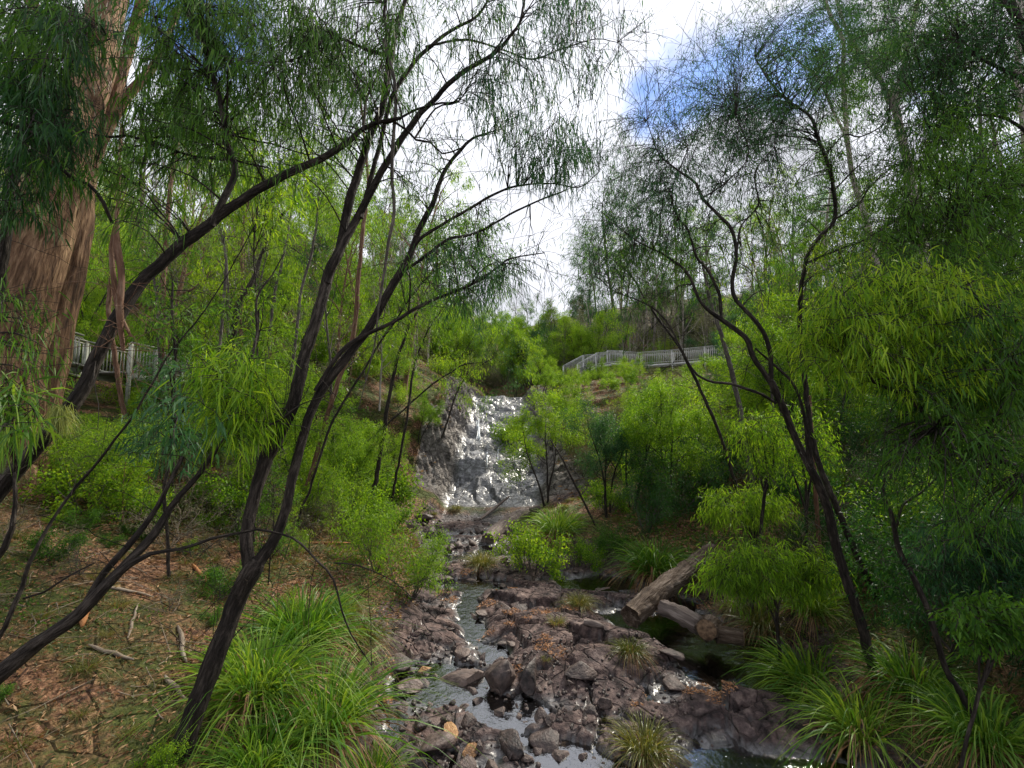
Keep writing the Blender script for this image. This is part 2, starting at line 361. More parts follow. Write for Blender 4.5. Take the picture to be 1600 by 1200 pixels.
rock = np.maximum(nearm*(1-sst(dd, edge, edge+.35)), fall*np.maximum(1-sst(dl, 1.7+1.0*fbm(X*.4, Y*.3, 5, 3), 2.5+1.0*fbm(X*.4, Y*.3, 5, 3)), 0)*(1-sst(dr, 1.3, 2.2)))
slabR = np.exp(-(((X-2.6)/1.6)**2+((Y-22.)/2.5)**2))
rock = np.clip(np.maximum(rock, slabR*1.3-.3), 0, 1)
wet = np.clip(np.maximum(fall*(1-sst(dl+dr, .0, .5)), nearm*(1-sst(Z-zbed(Y), -.02, .07))*(1-sst(dd, .2, .5))), 0, 1)
m, nt = newmat('ground')
g = N(nt, 'ShaderNodeNewGeometry'); ar = N(nt, 'ShaderNodeAttribute', attribute_name='rock'); aw = N(nt, 'ShaderNodeAttribute', attribute_name='wet')
def noise(sc_, det=6, rough=.6, vec=None, **k):
    n = N(nt, 'ShaderNodeTexNoise', i_Scale=sc_, i_Detail=float(det), i_Roughness=rough); L(nt, vec or g.outputs['Position'], n.inputs['Vector']); return n.outputs[0]
def mixc(f, a, b):
    x = N(nt, 'ShaderNodeMix', data_type='RGBA'); 
    if hasattr(f, 'links') or not isinstance(f, (int, float)): L(nt, f, x.inputs[0])
    else: x.inputs[0].default_value = f
    L(nt, a, x.inputs[6]); L(nt, b, x.inputs[7]); return x.outputs[2]
litter = ramp(nt, noise(14, 8, .75), [(.36, (.014, .008, .005)), (.46, (.08, .04, .022)), (.54, (.20, .10, .055)), (.64, (.40, .24, .14))])
moss = ramp(nt, noise(20, 7, .7), [(.3, (.015, .022, .005)), (.5, (.05, .065, .012)), (.7, (.11, .12, .025))])
mf = N(nt, 'ShaderNodeMapRange'); mf.inputs[1].default_value = .41; mf.inputs[2].default_value = .55; L(nt, noise(.9, 7, .65), mf.inputs[0])
soil = mixc(mf.outputs[0], litter, moss)
rk1 = ramp(nt, noise(5, 9, .65), [(.32, (.016, .013, .014)), (.43, (.075, .056, .056)), (.54, (.165, .122, .118)), (.68, (.34, .27, .245))])
rk2 = ramp(nt, noise(1.3, 5, .6), [(.40, (.10, .078, .072)), (.62, (.20, .125, .075))])
rkm = N(nt, 'ShaderNodeMix', data_type='RGBA', blend_type='OVERLAY'); rkm.inputs[0].default_value = .5; L(nt, rk1, rkm.inputs[6]); L(nt, rk2, rkm.inputs[7])
stx = N(nt, 'ShaderNodeMapping'); stx.inputs['Scale'].default_value = (1.2, 1.0, 2.2); stx.inputs['Rotation'].default_value = (0, .5, .3); L(nt, g.outputs['Position'], stx.inputs['Vector'])
fallc = ramp(nt, noise(2.6, 10, .75), [(.36, (.015, .013, .012)), (.46, (.10, .088, .08)), (.56, (.20, .18, .165)), (.70, (.40, .37, .34))])
af = N(nt, 'ShaderNodeAttribute', attribute_name='fall')
wetc = ramp(nt, noise(4, 9, .7), [(.36, (.008, .008, .009)), (.48, (.05, .048, .053)), (.62, (.18, .175, .18))])
wetf = ramp(nt, noise(3.2, 11, .78, stx.outputs[0]), [(.40, (.004, .004, .006)), (.46, (.04, .04, .045)), (.54, (.15, .15, .16)), (.66, (.36, .37, .39))])
dv = N(nt, 'ShaderNodeVectorMath', operation='MULTIPLY_ADD'); dn_ = N(nt, 'ShaderNodeTexNoise', i_Scale=1.2, i_Detail=4.0); L(nt, g.outputs['Position'], dn_.inputs['Vector'])
L(nt, dn_.outputs['Color'], dv.inputs[0]); dv.inputs[1].default_value = (2.6, 2.0, 1.6); L(nt, stx.outputs[0], dv.inputs[2])
cv = N(nt, 'ShaderNodeTexVoronoi', feature='DISTANCE_TO_EDGE', i_Scale=.62); L(nt, dv.outputs[0], cv.inputs['Vector'])
cm = N(nt, 'ShaderNodeMapRange'); cm.inputs[1].default_value = .005; cm.inputs[2].default_value = .05; cm.inputs[3].default_value = .35; L(nt, cv.outputs['Distance'], cm.inputs[0])
def crack(c):
    k = N(nt, 'ShaderNodeMix', data_type='RGBA'); L(nt, cm.outputs[0], k.inputs[0]); k.inputs[6].default_value = (.006, .005, .005, 1); L(nt, c, k.inputs[7]); return k.outputs[2]
wetf = crack(wetf)
rock_c = mixc(aw.outputs['Fac'], mixc(af.outputs['Fac'], rkm.outputs[2], fallc), mixc(af.outputs['Fac'], wetc, wetf))
fr = N(nt, 'ShaderNodeMath', operation='MULTIPLY_ADD'); L(nt, noise(6, 5, .7), fr.inputs[0]); fr.inputs[1].default_value = .5; L(nt, ar.outputs['Fac'], fr.inputs[2])
fm = N(nt, 'ShaderNodeMapRange'); fm.inputs[1].default_value = .62; fm.inputs[2].default_value = .82; L(nt, fr.outputs[0], fm.inputs[0])
col = mixc(fm.outputs[0], soil, rock_c)
p = N(nt, 'ShaderNodeBsdfPrincipled'); L(nt, col, p.inputs['Base Color'])
rr = N(nt, 'ShaderNodeMapRange'); rr.inputs[3].default_value = .85; rr.inputs[4].default_value = .5; L(nt, aw.outputs['Fac'], rr.inputs[0]); L(nt, rr.outputs[0], p.inputs['Roughness'])
sp = N(nt, 'ShaderNodeMapRange'); sp.inputs[3].default_value = .25; sp.inputs[4].default_value = .4; L(nt, aw.outputs['Fac'], sp.inputs[0]); L(nt, sp.outputs[0], p.inputs['Specular IOR Level'])
ct = N(nt, 'ShaderNodeMath', operation='MULTIPLY'); ct.inputs[1].default_value = .75; L(nt, aw.outputs['Fac'], ct.inputs[0]); L(nt, ct.outputs[0], p.inputs['Coat Weight']); p.inputs['Coat Roughness'].default_value = .30; p.inputs['Coat IOR'].default_value = 1.75
nb = N(nt, 'ShaderNodeMath', operation='MULTIPLY_ADD'); L(nt, noise(1.9, 9, .62, stx.outputs[0]), nb.inputs[0]); nb.inputs[1].default_value = 1.0
vor = N(nt, 'ShaderNodeTexVoronoi', feature='DISTANCE_TO_EDGE', i_Scale=2.2); L(nt, g.outputs['Position'], vor.inputs['Vector'])
vm = N(nt, 'ShaderNodeMapRange'); vm.inputs[2].default_value = .05; vm.inputs[4].default_value = .25; L(nt, vor.outputs['Distance'], vm.inputs[0]); L(nt, vm.outputs[0], nb.inputs[2])
b = N(nt, 'ShaderNodeBump'); b.inputs['Strength'].default_value = 1.0; b.inputs['Distance'].default_value = .28; L(nt, nb.outputs[0], b.inputs['Height']); L(nt, b.outputs[0], p.inputs['Normal'])
b2 = N(nt, 'ShaderNodeBump'); b2.inputs['Strength'].default_value = .9; b2.inputs['Distance'].default_value = .045; bh = N(nt, 'ShaderNodeMath', operation='MULTIPLY_ADD'); L(nt, cm.outputs[0], bh.inputs[0]); bh.inputs[1].default_value = .8; L(nt, noise(1.5, 6, .55, stx.outputs[0]), bh.inputs[2]); L(nt, bh.outputs[0], b2.inputs['Height']); L(nt, b2.outputs[0], p.inputs['Coat Normal'])
o = N(nt, 'ShaderNodeOutputMaterial'); L(nt, p.outputs[0], o.inputs[0]); M['ground'] = m
gr = link('ground', mesh_np('ground', V, F, m, {'rock': rock.ravel(), 'wet': wet.ravel(), 'fall': fall.ravel()}, smooth=True)); tag(gr, kind='structure')

# ------------------------------------------------------------------ water
m, nt = newmat('water')
g = N(nt, 'ShaderNodeNewGeometry')
n1 = N(nt, 'ShaderNodeTexNoise', i_Scale=7.0, i_Detail=4.0, i_Roughness=.6); L(nt, g.outputs['Position'], n1.inputs['Vector'])
b = N(nt, 'ShaderNodeBump'); b.inputs['Strength'].default_value = .45; b.inputs['Distance'].default_value = .025; L(nt, n1.outputs[0], b.inputs['Height'])
gl = N(nt, 'ShaderNodeBsdfGlossy'); gl.inputs['Roughness'].default_value = .05; gl.inputs[0].default_value = (.97, .98, 1, 1); L(nt, b.outputs[0], gl.inputs['Normal'])
tr = N(nt, 'ShaderNodeBsdfTransparent'); tr.inputs[0].default_value = (.50, .42, .30, 1)
fz = N(nt, 'ShaderNodeFresnel'); fz.inputs['IOR'].default_value = 2.8; L(nt, b.outputs[0], fz.inputs['Normal'])
x = N(nt, 'ShaderNodeMixShader'); L(nt, fz.outputs[0], x.inputs[0]); L(nt, tr.outputs[0], x.inputs[1]); L(nt, gl.outputs[0], x.inputs[2])
o = N(nt, 'ShaderNodeOutputMaterial'); L(nt, x.outputs[0], o.inputs[0]); M['water'] = m
wy_ = np.arange(-8, 21.0, .15); wx_ = np.linspace(0, 1, 40)
WX = np.stack([np.interp(wy_, YK, XL)-1.0 + (np.interp(wy_, YK, XR)-np.interp(wy_, YK, XL)+2.0)*t for t in wx_], 1); WY = np.repeat(wy_[:, None], 40, 1)
WZ = np.array([zbed(v) for v in wy_])[:, None] - .035 + .012*fbm(WX*2.3, WY*2.3, 91, 3)
ii = (np.arange(len(wy_)-1)[:, None]*40+np.arange(39)[None]).ravel()
wt = link('creek_water', mesh_np('creek_water', np.stack([WX, WY, WZ], -1).reshape(-1, 3), np.stack([ii, ii+1, ii+41, ii+40], -1), m, smooth=True)); tag(wt, kind='structure')
# thin falling threads of white water on the steps of the fall
m, nt = newmat('falling_water')
p = N(nt, 'ShaderNodeBsdfPrincipled'); p.inputs['Base Color'].default_value = (.75, .80, .84, 1); p.inputs['Roughness'].default_value = .25; p.inputs['Alpha'].default_value = .85
o = N(nt, 'ShaderNodeOutputMaterial'); L(nt, p.outputs[0], o.inputs[0]); M['fallwater'] = m
tb = Tubes()
for (px, p0, p1, w_) in ((748, 655, 688, 2.4), (746, 660, 690, 1.4), (750, 672, 690, 1.6), (780, 680, 690, 1.6), (761, 708, 740, 1.6), (779, 700, 728, 1.0), (745, 625, 645, 1.0), (796, 682, 692, 1)):
    pts = []
    for k in range(9):
        q = G(px+rng.normal()*.7, p0+(p1-p0)*k/8, 18); pts.append(q+Vector((0, -.06, .05)))
    tb.add([tuple(q) for q in pts], np.full(9, w_*.5*pts[0].y/FPX)*(.6+.8*rng.random(9)), 6)
tag(link('waterfall_stream', tb.mesh('waterfall_stream', m)), kind='structure')

# ------------------------------------------------------------------ rocks
def rock_mesh(seed, flat=1.0, cuts=15, lump=.035, sub=3):
    import bmesh
    r = np.random.default_rng(seed); bm = bmesh.new(); bmesh.ops.create_icosphere(bm, subdivisions=sub, radius=1.0)
    v = np.array([q.co[:] for q in bm.verts]); 
    for k in range(cuts):
        n = r.normal(size=3); n /= np.linalg.norm(n); d = r.uniform(.36, .72); h = v@n - d; v = v - np.maximum(h, 0)[:, None]*n
    v += lump*np.stack([fbm(v[:, 0]*2+seed, v[:, 1]*2+v[:, 2], 7+k, 3) for k in range(3)], 1)
    v *= np.array([1, r.uniform(.65, 1), flat*r.uniform(.6, .85)])
    f = np.array([[q.index for q in ff.verts] for ff in bm.faces]); bm.free()
    return v, f
def rock_mat(name, c1, c2, c3, rough=.6):
    m, nt = newmat(name); tcn = N(nt, 'ShaderNodeTexCoord'); oi = N(nt, 'ShaderNodeObjectInfo')
    n1 = N(nt, 'ShaderNodeTexNoise', i_Scale=2.2, i_Detail=8.0, i_Roughness=.68); L(nt, tcn.outputs['Object'], n1.inputs['Vector'])
    ad = N(nt, 'ShaderNodeMath', operation='MULTIPLY_ADD'); L(nt, oi.outputs['Random'], ad.inputs[0]); ad.inputs[1].default_value = .22; L(nt, n1.outputs[0], ad.inputs[2])
    c = ramp(nt, ad.outputs[0], [(.42, c1), (.58, c2), (.78, c3)])
    p = N(nt, 'ShaderNodeBsdfPrincipled'); p.inputs['Roughness'].default_value = rough; p.inputs['Specular IOR Level'].default_value = .45; L(nt, c, p.inputs['Base Color'])
    n3 = N(nt, 'ShaderNodeTexNoise', i_Scale=7.0, i_Detail=6.0); L(nt, tcn.outputs['Object'], n3.inputs['Vector'])
    b = N(nt, 'ShaderNodeBump'); b.inputs['Strength'].default_value = .6; b.inputs['Distance'].default_value = .04; L(nt, n3.outputs[0], b.inputs['Height']); L(nt, b.outputs[0], p.inputs['Normal'])
    o = N(nt, 'ShaderNodeOutputMaterial'); L(nt, p.outputs[0], o.inputs[0]); return m
M['rock'] = rock_mat('rock', (.014, .011, .011), (.055, .038, .034), (.14, .10, .085))
M['rock_orange'] = rock_mat('rock_orange', (.10, .045, .015), (.26, .13, .045), (.42, .24, .10))
M['rock_grey'] = rock_mat('rock_grey', (.05, .047, .045), (.13, .125, .12), (.28, .27, .26))
ROCKS = []
for k in range(10):
    v, f = rock_mesh(100+k); ROCKS.append(mesh_np('stone', v, f, M['rock'], smooth=False))
ORR = []
for k in range(3):
    v, f = rock_mesh(200+k, cuts=8); ORR.append(mesh_np('stone', v, f, M['rock_orange']))
def put_rock(me, x, y, z, s, rz, label, group=None, tilt=.3, name='stone', cat='stone', sc3=None):
    o = link(name, me); o.location = (x, y, z); o.scale = sc3 or (s, s, s); o.rotation_euler = (rng.normal()*tilt, rng.normal()*tilt, rz); return tag(o, label, cat, group)
r_ = rng
cnt = 0
placed = []
while cnt < 240:
    x = r_.uniform(-2.1, 2.4); y = 4.7 + r_.random()**.85*3.9
    if x > 1.4 and y > 6.2: continue
    if x > 1.5 and y < 6.2 and r_.random() < .75: continue
    if y > 7.6 and x > .3: continue
    s = .05+.16*r_.random()**2.4
    if any((x-a)**2+(y-b_)**2 < (.72*(s+c_))**2 for a, b_, c_ in placed): continue
    placed.append((x, y, s)); z = max(H1(x, y), zbed(y)-.10)+s*.22
    put_rock(ROCKS[cnt % 10], x, y, z, s, r_.random()*6.3, 'small angular dark brown stone lying loose in the shallow creek in the foreground', 'loose stones in the foreground creek'); cnt += 1
cnt = 0
while cnt < 70:
    y = r_.uniform(11.8, 20.3); x = r_.uniform(np.interp(y, YK, XL)-.5, np.interp(y, YK, XR)-.2) if y > 14 else r_.uniform(-2.6, 1.2)
    s = .06+.22*r_.random()**2.5
    put_rock(ROCKS[cnt % 10], x, y, max(H1(x, y), zbed(y)-.08)+s*.2, s, r_.random()*6.3, 'small brown stone in the upper creek bed below the foot of the fall', 'stones of the upper creek bed'); cnt += 1
cnt = 0
while cnt < 46:
    y = r_.uniform(7.6, 13.2); x = r_.uniform(-2.4, .1) if r_.random() < .7 else r_.uniform(-.5, 3)
    s = .09+.22*r_.random()**1.6
    if H1(x, y) > zbed(y)+.12: continue
    v_ = ROCKS[(cnt*3) % 10]
    put_rock(v_, x, y, max(H1(x, y), zbed(y)-.12)+s*.12, s, r_.random()*6.3, 'low dark stone breaking the narrow bright channel left of the rock platform', 'stones breaking the channel', tilt=.12, sc3=(s*1.2, s, s*.6)); cnt += 1
def px_rock(me, px, py, wpx, label, flat=1.0, rz=None, name='boulder', cat='boulder', lift=.2, tilt=.15, asp=.75, rx=0, ry=0):
    q = G(px, py); s = .5*wpx*q.y/FPX/.78
    o = link(name, me); o.location = (q.x, q.y+.1, max(q.z, zbed(q.y)-.1)+s*lift*flat); o.scale = (s, s*asp, s*flat); o.rotation_euler = (rx, ry, rng.random()*6 if rz is None else rz); return tag(o, label, cat)
px_rock(ROCKS[0], 785, 1084, 72, 'big dark upright boulder with a steep left face in the middle of the creek', 1.25, .3, lift=.35, ry=.35)
px_rock(ROCKS[3], 826, 1088, 62, 'dark boulder leaning against the right of the big upright boulder', .95, 1.0, lift=.3)
px_rock(ROCKS[5], 722, 1090, 92, 'long flat-topped brown slab lying left of the big upright boulder', .5, .1, asp=.4)
px_rock(ROCKS[6], 640, 1082, 62, 'grey brown flat boulder at the left edge of the stony creek under the sedges', .6, .2)
px_rock(ROCKS[2], 905, 1062, 60, 'brown blocky stone against the lower edge of the rock platform', .6, .5)
px_rock(ROCKS[7], 858, 1170, 70, 'dark angular rock in the water at the bottom of the picture', .6, 1.2)
px_rock(ROCKS[1], 800, 1185, 60, 'pointed dark rock rising out of the bright water at the bottom', .8, 2.0)
px_rock(ROCKS[8], 680, 1180, 74, 'rust brown boulder at the bottom beside the big green sedge', .7, .9)
px_rock(ORR[0], 737, 1188, 30, 'small orange stone in the bright water at the bottom', .8, .9, name='stone', cat='stone')
px_rock(ORR[1], 700, 1172, 40, 'ochre brown stone beside the small orange stone', .8, 1.9, name='stone', cat='stone')
px_rock(ORR[2], 662, 1062, 26, 'yellow brown stone behind the flat boulder at the left edge of the creek', .8, .4, name='stone', cat='stone')
px_rock(ROCKS[6], 1195, 1012, 40, 'pale topped stone at the end of the cut logs in the dark pool', .5, .3)
px_rock(ROCKS[2], 1150, 1018, 36, 'flat stone just above the dark pool under the cut logs', .3, .1)
for k, (px, py, w_) in enumerate(((705, 862, 26), (672, 838, 34), (735, 925, 24), (660, 812, 40))):
    px_rock(ROCKS[k+2], px, py, w_, ['rounded grey brown rock in the creek left of the olive sedge', 'flat brown boulder at the left edge of the upper creek', 'small grey rock beside the little dark pool', 'brown boulder at the foot of the left rock wall'][k], .6)
# pebbles (uncountable)
pv = []; pf = []; n_ = 0
v0, f0 = rock_mesh(300, sub=1, cuts=5)
for k in range(1900):
    y = r_.uniform(4.5, 9) if k < 1300 else r_.uniform(11, 20.5)
    xl, xr0 = np.interp(y, YK, XL), np.interp(y, YK, XR)
    x = r_.uniform(-2.0, 2.8) if k < 1300 else r_.uniform(xl-.4, min(xr0, 1.5))
    s = r_.uniform(.012, .05); a = r_.random()*6.3; ca, sa = math.cos(a), math.sin(a)
    z = max(H1(x, y), zbed(y)-.12)
    v = v0*s; v = np.stack([v[:, 0]*ca-v[:, 1]*sa, v[:, 0]*sa+v[:, 1]*ca, v[:, 2]], 1)+[x, y, z]
    pv.append(v); pf.append(f0+n_); n_ += len(v)
tag(link('gravel', mesh_np('gravel', np.concatenate(pv), np.concatenate(pf), M['rock'])), 'fine dark gravel between the stones of the creek bed', 'gravel', kind='stuff')

# ------------------------------------------------------------------ leaf litter, low green ground cover, twigs: uncountable
def scatter(n, xr0, yr0, cond=None, pw=1.0):
    out = []
    x = rng.uniform(*xr0, n); y = yr0[0]+(yr0[1]-yr0[0])*rng.random(n)**pw
    if cond is not None: k = cond(x, y); x, y = x[k], y[k]
    return np.stack([x, y, height(x, y)], 1)
def bankd(x, y):
    return np.maximum(np.interp(y, YK, XL)-x, 0)+np.maximum(x-np.interp(y, YK, XR), 0)
lv = Leaves()
q = np.concatenate([scatter(60000, (-13, -1.2), (2.2, 16), lambda x, y: bankd(x, y) > .2, 1.3), scatter(22000, (3.2, 13), (3, 16), lambda x, y: bankd(x, y) > .1, 1.2), scatter(22000, (-26, 22), (14, 42), lambda x, y: bankd(x, y) > 1.)])
q[:, 2] += .012
d = rng.normal(size=q.shape); d[:, 2] = np.abs(d[:, 2])*.25
far_ = np.clip(q[:, 1]/9, .7, 2.2)
lv.add(q, d, rng.uniform(.05, .14, len(q))*far_, rng.uniform(.014, .034, len(q))*far_, .05)
tag(link('leaf_litter', lv.mesh('leaf_litter', M['leaf_dry'])), 'brown fallen leaves covering both banks', 'leaf litter', kind='stuff')
M['leaf_rust'] = leaf_mat('leaf_rust', (.16, .07, .035), (.32, .16, .08), (.50, .30, .18), trans=.1)
lv = Leaves(); xx = rng.uniform(-2.2, 5.2, 60000); yy_ = rng.uniform(7.0, 13, 60000)
q = np.stack([xx, yy_, height(xx, yy_)], 1)
clump_ = fbm(xx*1.6, yy_*1.6, 301, 3)
q = q[(q[:, 2] > zbed(yy_)-.01) & (clump_ > .36) & (bankd(xx, yy_) < .4)]; q[:, 2] += .01
d = rng.normal(size=q.shape); d[:, 2] = np.abs(d[:, 2])*.25
lv.add(q, d, rng.uniform(.03, .07, len(q)), rng.uniform(.01, .02, len(q)), .05)
tag(link('fallen_leaves', lv.mesh('fallen_leaves', M['leaf_rust'])), 'rust coloured fallen leaves caught in the cracks of the rock platform', 'fallen leaves', kind='stuff')
lv = Leaves()
q = np.concatenate([scatter(90000, (-14, -1.6), (2.2, 17), lambda x, y: (bankd(x, y) > .2) & (fbm(x*.55, y*.55, 401, 3) > -.02), 1.3), scatter(60000, (3.2, 15), (3, 18), lambda x, y: (bankd(x, y) > .2) & (fbm(x*.6, y*.6, 405, 3) > -.2), 1.2)])
d = rng.normal(size=q.shape)*.6; d[:, 2] = .5+np.abs(d[:, 2])
far_ = np.clip(q[:, 1]/9, .8, 2)
lv.add(q, d, rng.uniform(.04, .13, len(q))*far_, rng.uniform(.008, .018, len(q))*far_, .3)
tag(link('ground_cover', lv.mesh('ground_cover', M['leaf_grey'])), 'low mossy green and straw coloured plants covering the banks', 'ground cover', kind='stuff')
lv = Leaves()
q = np.concatenate([scatter(40000, (-14, -1.6), (2.2, 20), lambda x, y: (bankd(x, y) > .2) & (fbm(x*.7, y*.7, 411, 3) > .0), 1.3), scatter(60000, (3.4, 18), (3, 24), lambda x, y: (bankd(x, y) > .3) & (fbm(x*.6, y*.6, 415, 3) > -.05), 1.2)])
q[:, 2] += rng.random(len(q))*.16; d = rng.normal(size=q.shape); far_ = np.clip(q[:, 1]/8, .8, 2)
lv.add(q, d, rng.uniform(.03, .07, len(q))*far_, rng.uniform(.014, .03, len(q))*far_, .3)
tag(link('low_herbs', lv.mesh('low_herbs', M['leaf_mid'])), 'low leafy green herbs spread over the banks', 'herbs', kind='stuff')
tb = Tubes()
for k in range(900):
    if k < 600: x = rng.uniform(-12, -2); y = 2.4+12*rng.random()**1.3
    else: x = rng.uniform(4.5, 13); y = rng.uniform(4, 16)
    a = rng.random()*6.3; l = rng.uniform(.15, .8); n3 = 4; pts = []
    for j in range(n3):
        t = j/(n3-1)-.5; xx_ = x+math.cos(a)*l*t+rng.normal()*.02; yy1 = y+math.sin(a)*l*t; pts.append((xx_, yy1, H1(xx_, yy1)+.02+.03*rng.random()))
    tb.add(pts, np.linspace(1, .4, n3)*rng.uniform(.003, .008), 4)
tag(link('fallen_twigs', tb.mesh('fallen_twigs', M['stick'])), 'pale dead twigs strewn over the banks', 'twigs', kind='stuff')

# ------------------------------------------------------------------ plant generators
def unit(v): v = np.asarray(v, float); return v/(np.linalg.norm(v)+1e-9)
def polybranch(r, p, d, Lg, n, wob, lift, curl=0):
    pts = [np.array(p, float)]; d = unit(d)
    for k in range(n):
        d = unit(d + r.normal(size=3)*wob + np.array([0, 0, lift])); pts.append(pts[-1]+d*Lg/n)
    return np.array(pts), d
def along(pts, t):
    f = t*(len(pts)-1); i = min(int(f), len(pts)-2); u = f-i
    return pts[i]*(1-u)+pts[i+1]*u, unit(pts[i+1]-pts[i])
def rot_about(d, ang, r):
    a = np.cross(d, r.normal(size=3)); a = unit(a); return unit(d*math.cos(ang)+a*math.sin(ang))
def leaf_twig(r, lv, a, b, n, ll, lw, hang, spreadv=.05, seg=1, droop=.3, start=.15):
    """n leaves along a twig a->b; hang 0 = along twig, 1 = straight down"""
    t = r.uniform(start, 1.02, n)[:, None]; p = a[None]*(1-t)+b[None]*t + r.normal(size=(n, 3))*spreadv
    d = (unit(b-a)[None] + r.normal(size=(n, 3))*.75)*(1-hang) + np.array([0, 0, -1.0])*hang*1.6 + r.normal(size=(n, 3))*.22
    lv.add(p, d, ll*r.uniform(.6, 1.25, n), lw*r.uniform(.7, 1.2, n), droop, seg=seg)
PROTO = {}
def make_plant(name, kind, lm, bm, seed):
    r = np.random.default_rng(seed); tt = Tubes(); tb = Tubes(); lv = Leaves(); tips = []
    def rec(p, d, Lg, rad, lvl, cfg):
        n = 5 if lvl else 9
        pts, de = polybranch(r, p, d, Lg, n, cfg['wob'][lvl], cfg['lift'][lvl])
        rr = rad*np.linspace(1, cfg['tap'][lvl], n+1)
        (tt if lvl == 0 else tb).add(pts, rr, 8 if lvl == 0 else (5 if lvl == 1 else 3), lump=.08 if lvl == 0 else 0, cap=lvl == 0)
        if lvl == cfg['max']:
            tips.append((pts[len(pts)//2], pts[-1])); return
        nb = cfg['nb'][lvl]
        for k in range(nb):
            t = cfg['fb'][lvl] + (1-cfg['fb'][lvl])*(k+r.random()*.8)/nb
            q, dq = along(pts, min(t, .99)); dd = rot_about(dq, R(r.uniform(*cfg['ang'][lvl])), r)
            i = min(int(t*n), n)
            rec(q, dd, Lg*cfg['ratio'][lvl]*r.uniform(.6, 1.15)*(1.15-.45*t), max(rr[i]*.55, .004), lvl+1, cfg)
        rec(pts[-1], de, Lg*cfg['ratio'][lvl]*.7, rr[-1]*.9, lvl+1, cfg)
    K = dict(
     euc=dict(H=12, r0=.16, max=3, nb=[7, 4, 3], fb=[.48, .35, .3], ang=[(25, 60), (25, 60), (25, 65)], ratio=[.30, .5, .55], wob=[.05, .16, .22, .25], lift=[.06, .08, .02, -.02], tap=[.35, .35, .4, .4], nl=46, ll=.13, lw=.030, hang=.65, sp=.16),
     pep=dict(H=6, r0=.075, max=3, nb=[6, 4, 4], fb=[.35, .3, .3], ang=[(25, 60), (25, 60), (25, 65)], ratio=[.42, .55, .5], wob=[.10, .18, .22, .25], lift=[.05, .05, -.02, -.12], tap=[.35, .35, .4, .4], nl=44, ll=.11, lw=.017, hang=.75, sp=.10),
     umb=dict(H=3.4, r0=.055, max=3, nb=[6, 5, 4], fb=[.45, .35, .3], ang=[(35, 65), (30, 60), (30, 70)], ratio=[.42, .55, .5], wob=[.08, .15, .2, .25], lift=[.03, .12, .06, .0], tap=[.4, .35, .4, .4], nl=50, ll=.055, lw=.016, hang=.25, sp=.10),
     sap=dict(H=5, r0=.035, max=2, nb=[16, 4], fb=[.22, .25], ang=[(40, 75), (30, 65)], ratio=[.26, .5], wob=[.05, .18, .22], lift=[.04, .02, -.04], tap=[.3, .35, .4], nl=46, ll=.075, lw=.024, hang=.35, sp=.10),
     bare=dict(H=9, r0=.09, max=3, nb=[9, 4, 3], fb=[.35, .3, .3], ang=[(20, 50), (25, 55), (25, 60)], ratio=[.30, .5, .5], wob=[.05, .12, .2, .2], lift=[.08, .10, .05, .02], tap=[.3, .35, .4, .4], nl=7, ll=.12, lw=.04, hang=.3, sp=.15),
     bush=dict(H=.75, r0=.018, max=2, nb=[4, 3], fb=[.25, .25], ang=[(20, 60), (25, 60)], ratio=[.6, .5], wob=[.12, .2, .25], lift=[.05, .03, .0], tap=[.4, .4, .4], nl=34, ll=.05, lw=.026, hang=.1, sp=.07),
     wisp=dict(H=1.3, r0=.02, max=2, nb=[5, 4], fb=[.2, .25], ang=[(20, 55), (25, 60)], ratio=[.55, .5], wob=[.10, .2, .25], lift=[.05, .02, -.05], tap=[.4, .4, .4], nl=40, ll=.065, lw=.011, hang=.3, sp=.09),
     dead=dict(H=1.2, r0=.014, max=2, nb=[6, 5], fb=[.15, .2], ang=[(20, 70), (25, 75)], ratio=[.55, .5], wob=[.16, .24, .28], lift=[.03, .0, -.02], tap=[.4, .4, .3], nl=6, ll=.05, lw=.014, hang=.2, sp=.05),
    )[kind]
    stems = {'pep': 2+seed % 2, 'umb': 3, 'bush': 9, 'wisp': 7, 'dead': 8}.get(kind, 1)
    for s_ in range(stems):
        a = r.random()*6.3; lean = {'pep': .32, 'umb': .22, 'bush': .9, 'wisp': .7, 'dead': .9}.get(kind, .07)
        d = unit([math.cos(a)*lean, math.sin(a)*lean, 1]); p = np.array([math.cos(a)*.08*(stems > 1), math.sin(a)*.08*(stems > 1), -.25 if kind not in ('bush', 'wisp', 'dead') else -.05])
        rec(p, d, K['H']*r.uniform(.85, 1.1), K['r0']*(1 if stems == 1 else .8), 0, K)
    nsc = 1
    for a, b in tips: leaf_twig(r, lv, a, b+(b-a)*.4, int(K['nl']*.6), K['ll']*1.3, K['lw']*1.55, K['hang'], K['sp'], start=-.4)
    parts = [('trunk' if kind not in ('bush', 'wisp', 'dead') else 'stem', tt.mesh(name+'_stem', M[bm]), 'leafy')]
    parts.append(('branch_network' if kind not in ('bush', 'wisp', 'dead') else 'twigs', tb.mesh(name+'_twigs', M[bm]), ''))
    parts.append(('foliage', lv.mesh(name+'_foliage', M[lm]), ''))
    PROTO[name] = parts; zz = np.concatenate(lv.V); PH[name] = (np.percentile(zz[:, 2], 99), np.percentile(np.abs(zz[:, 0]), 92)); return parts
PH = {}
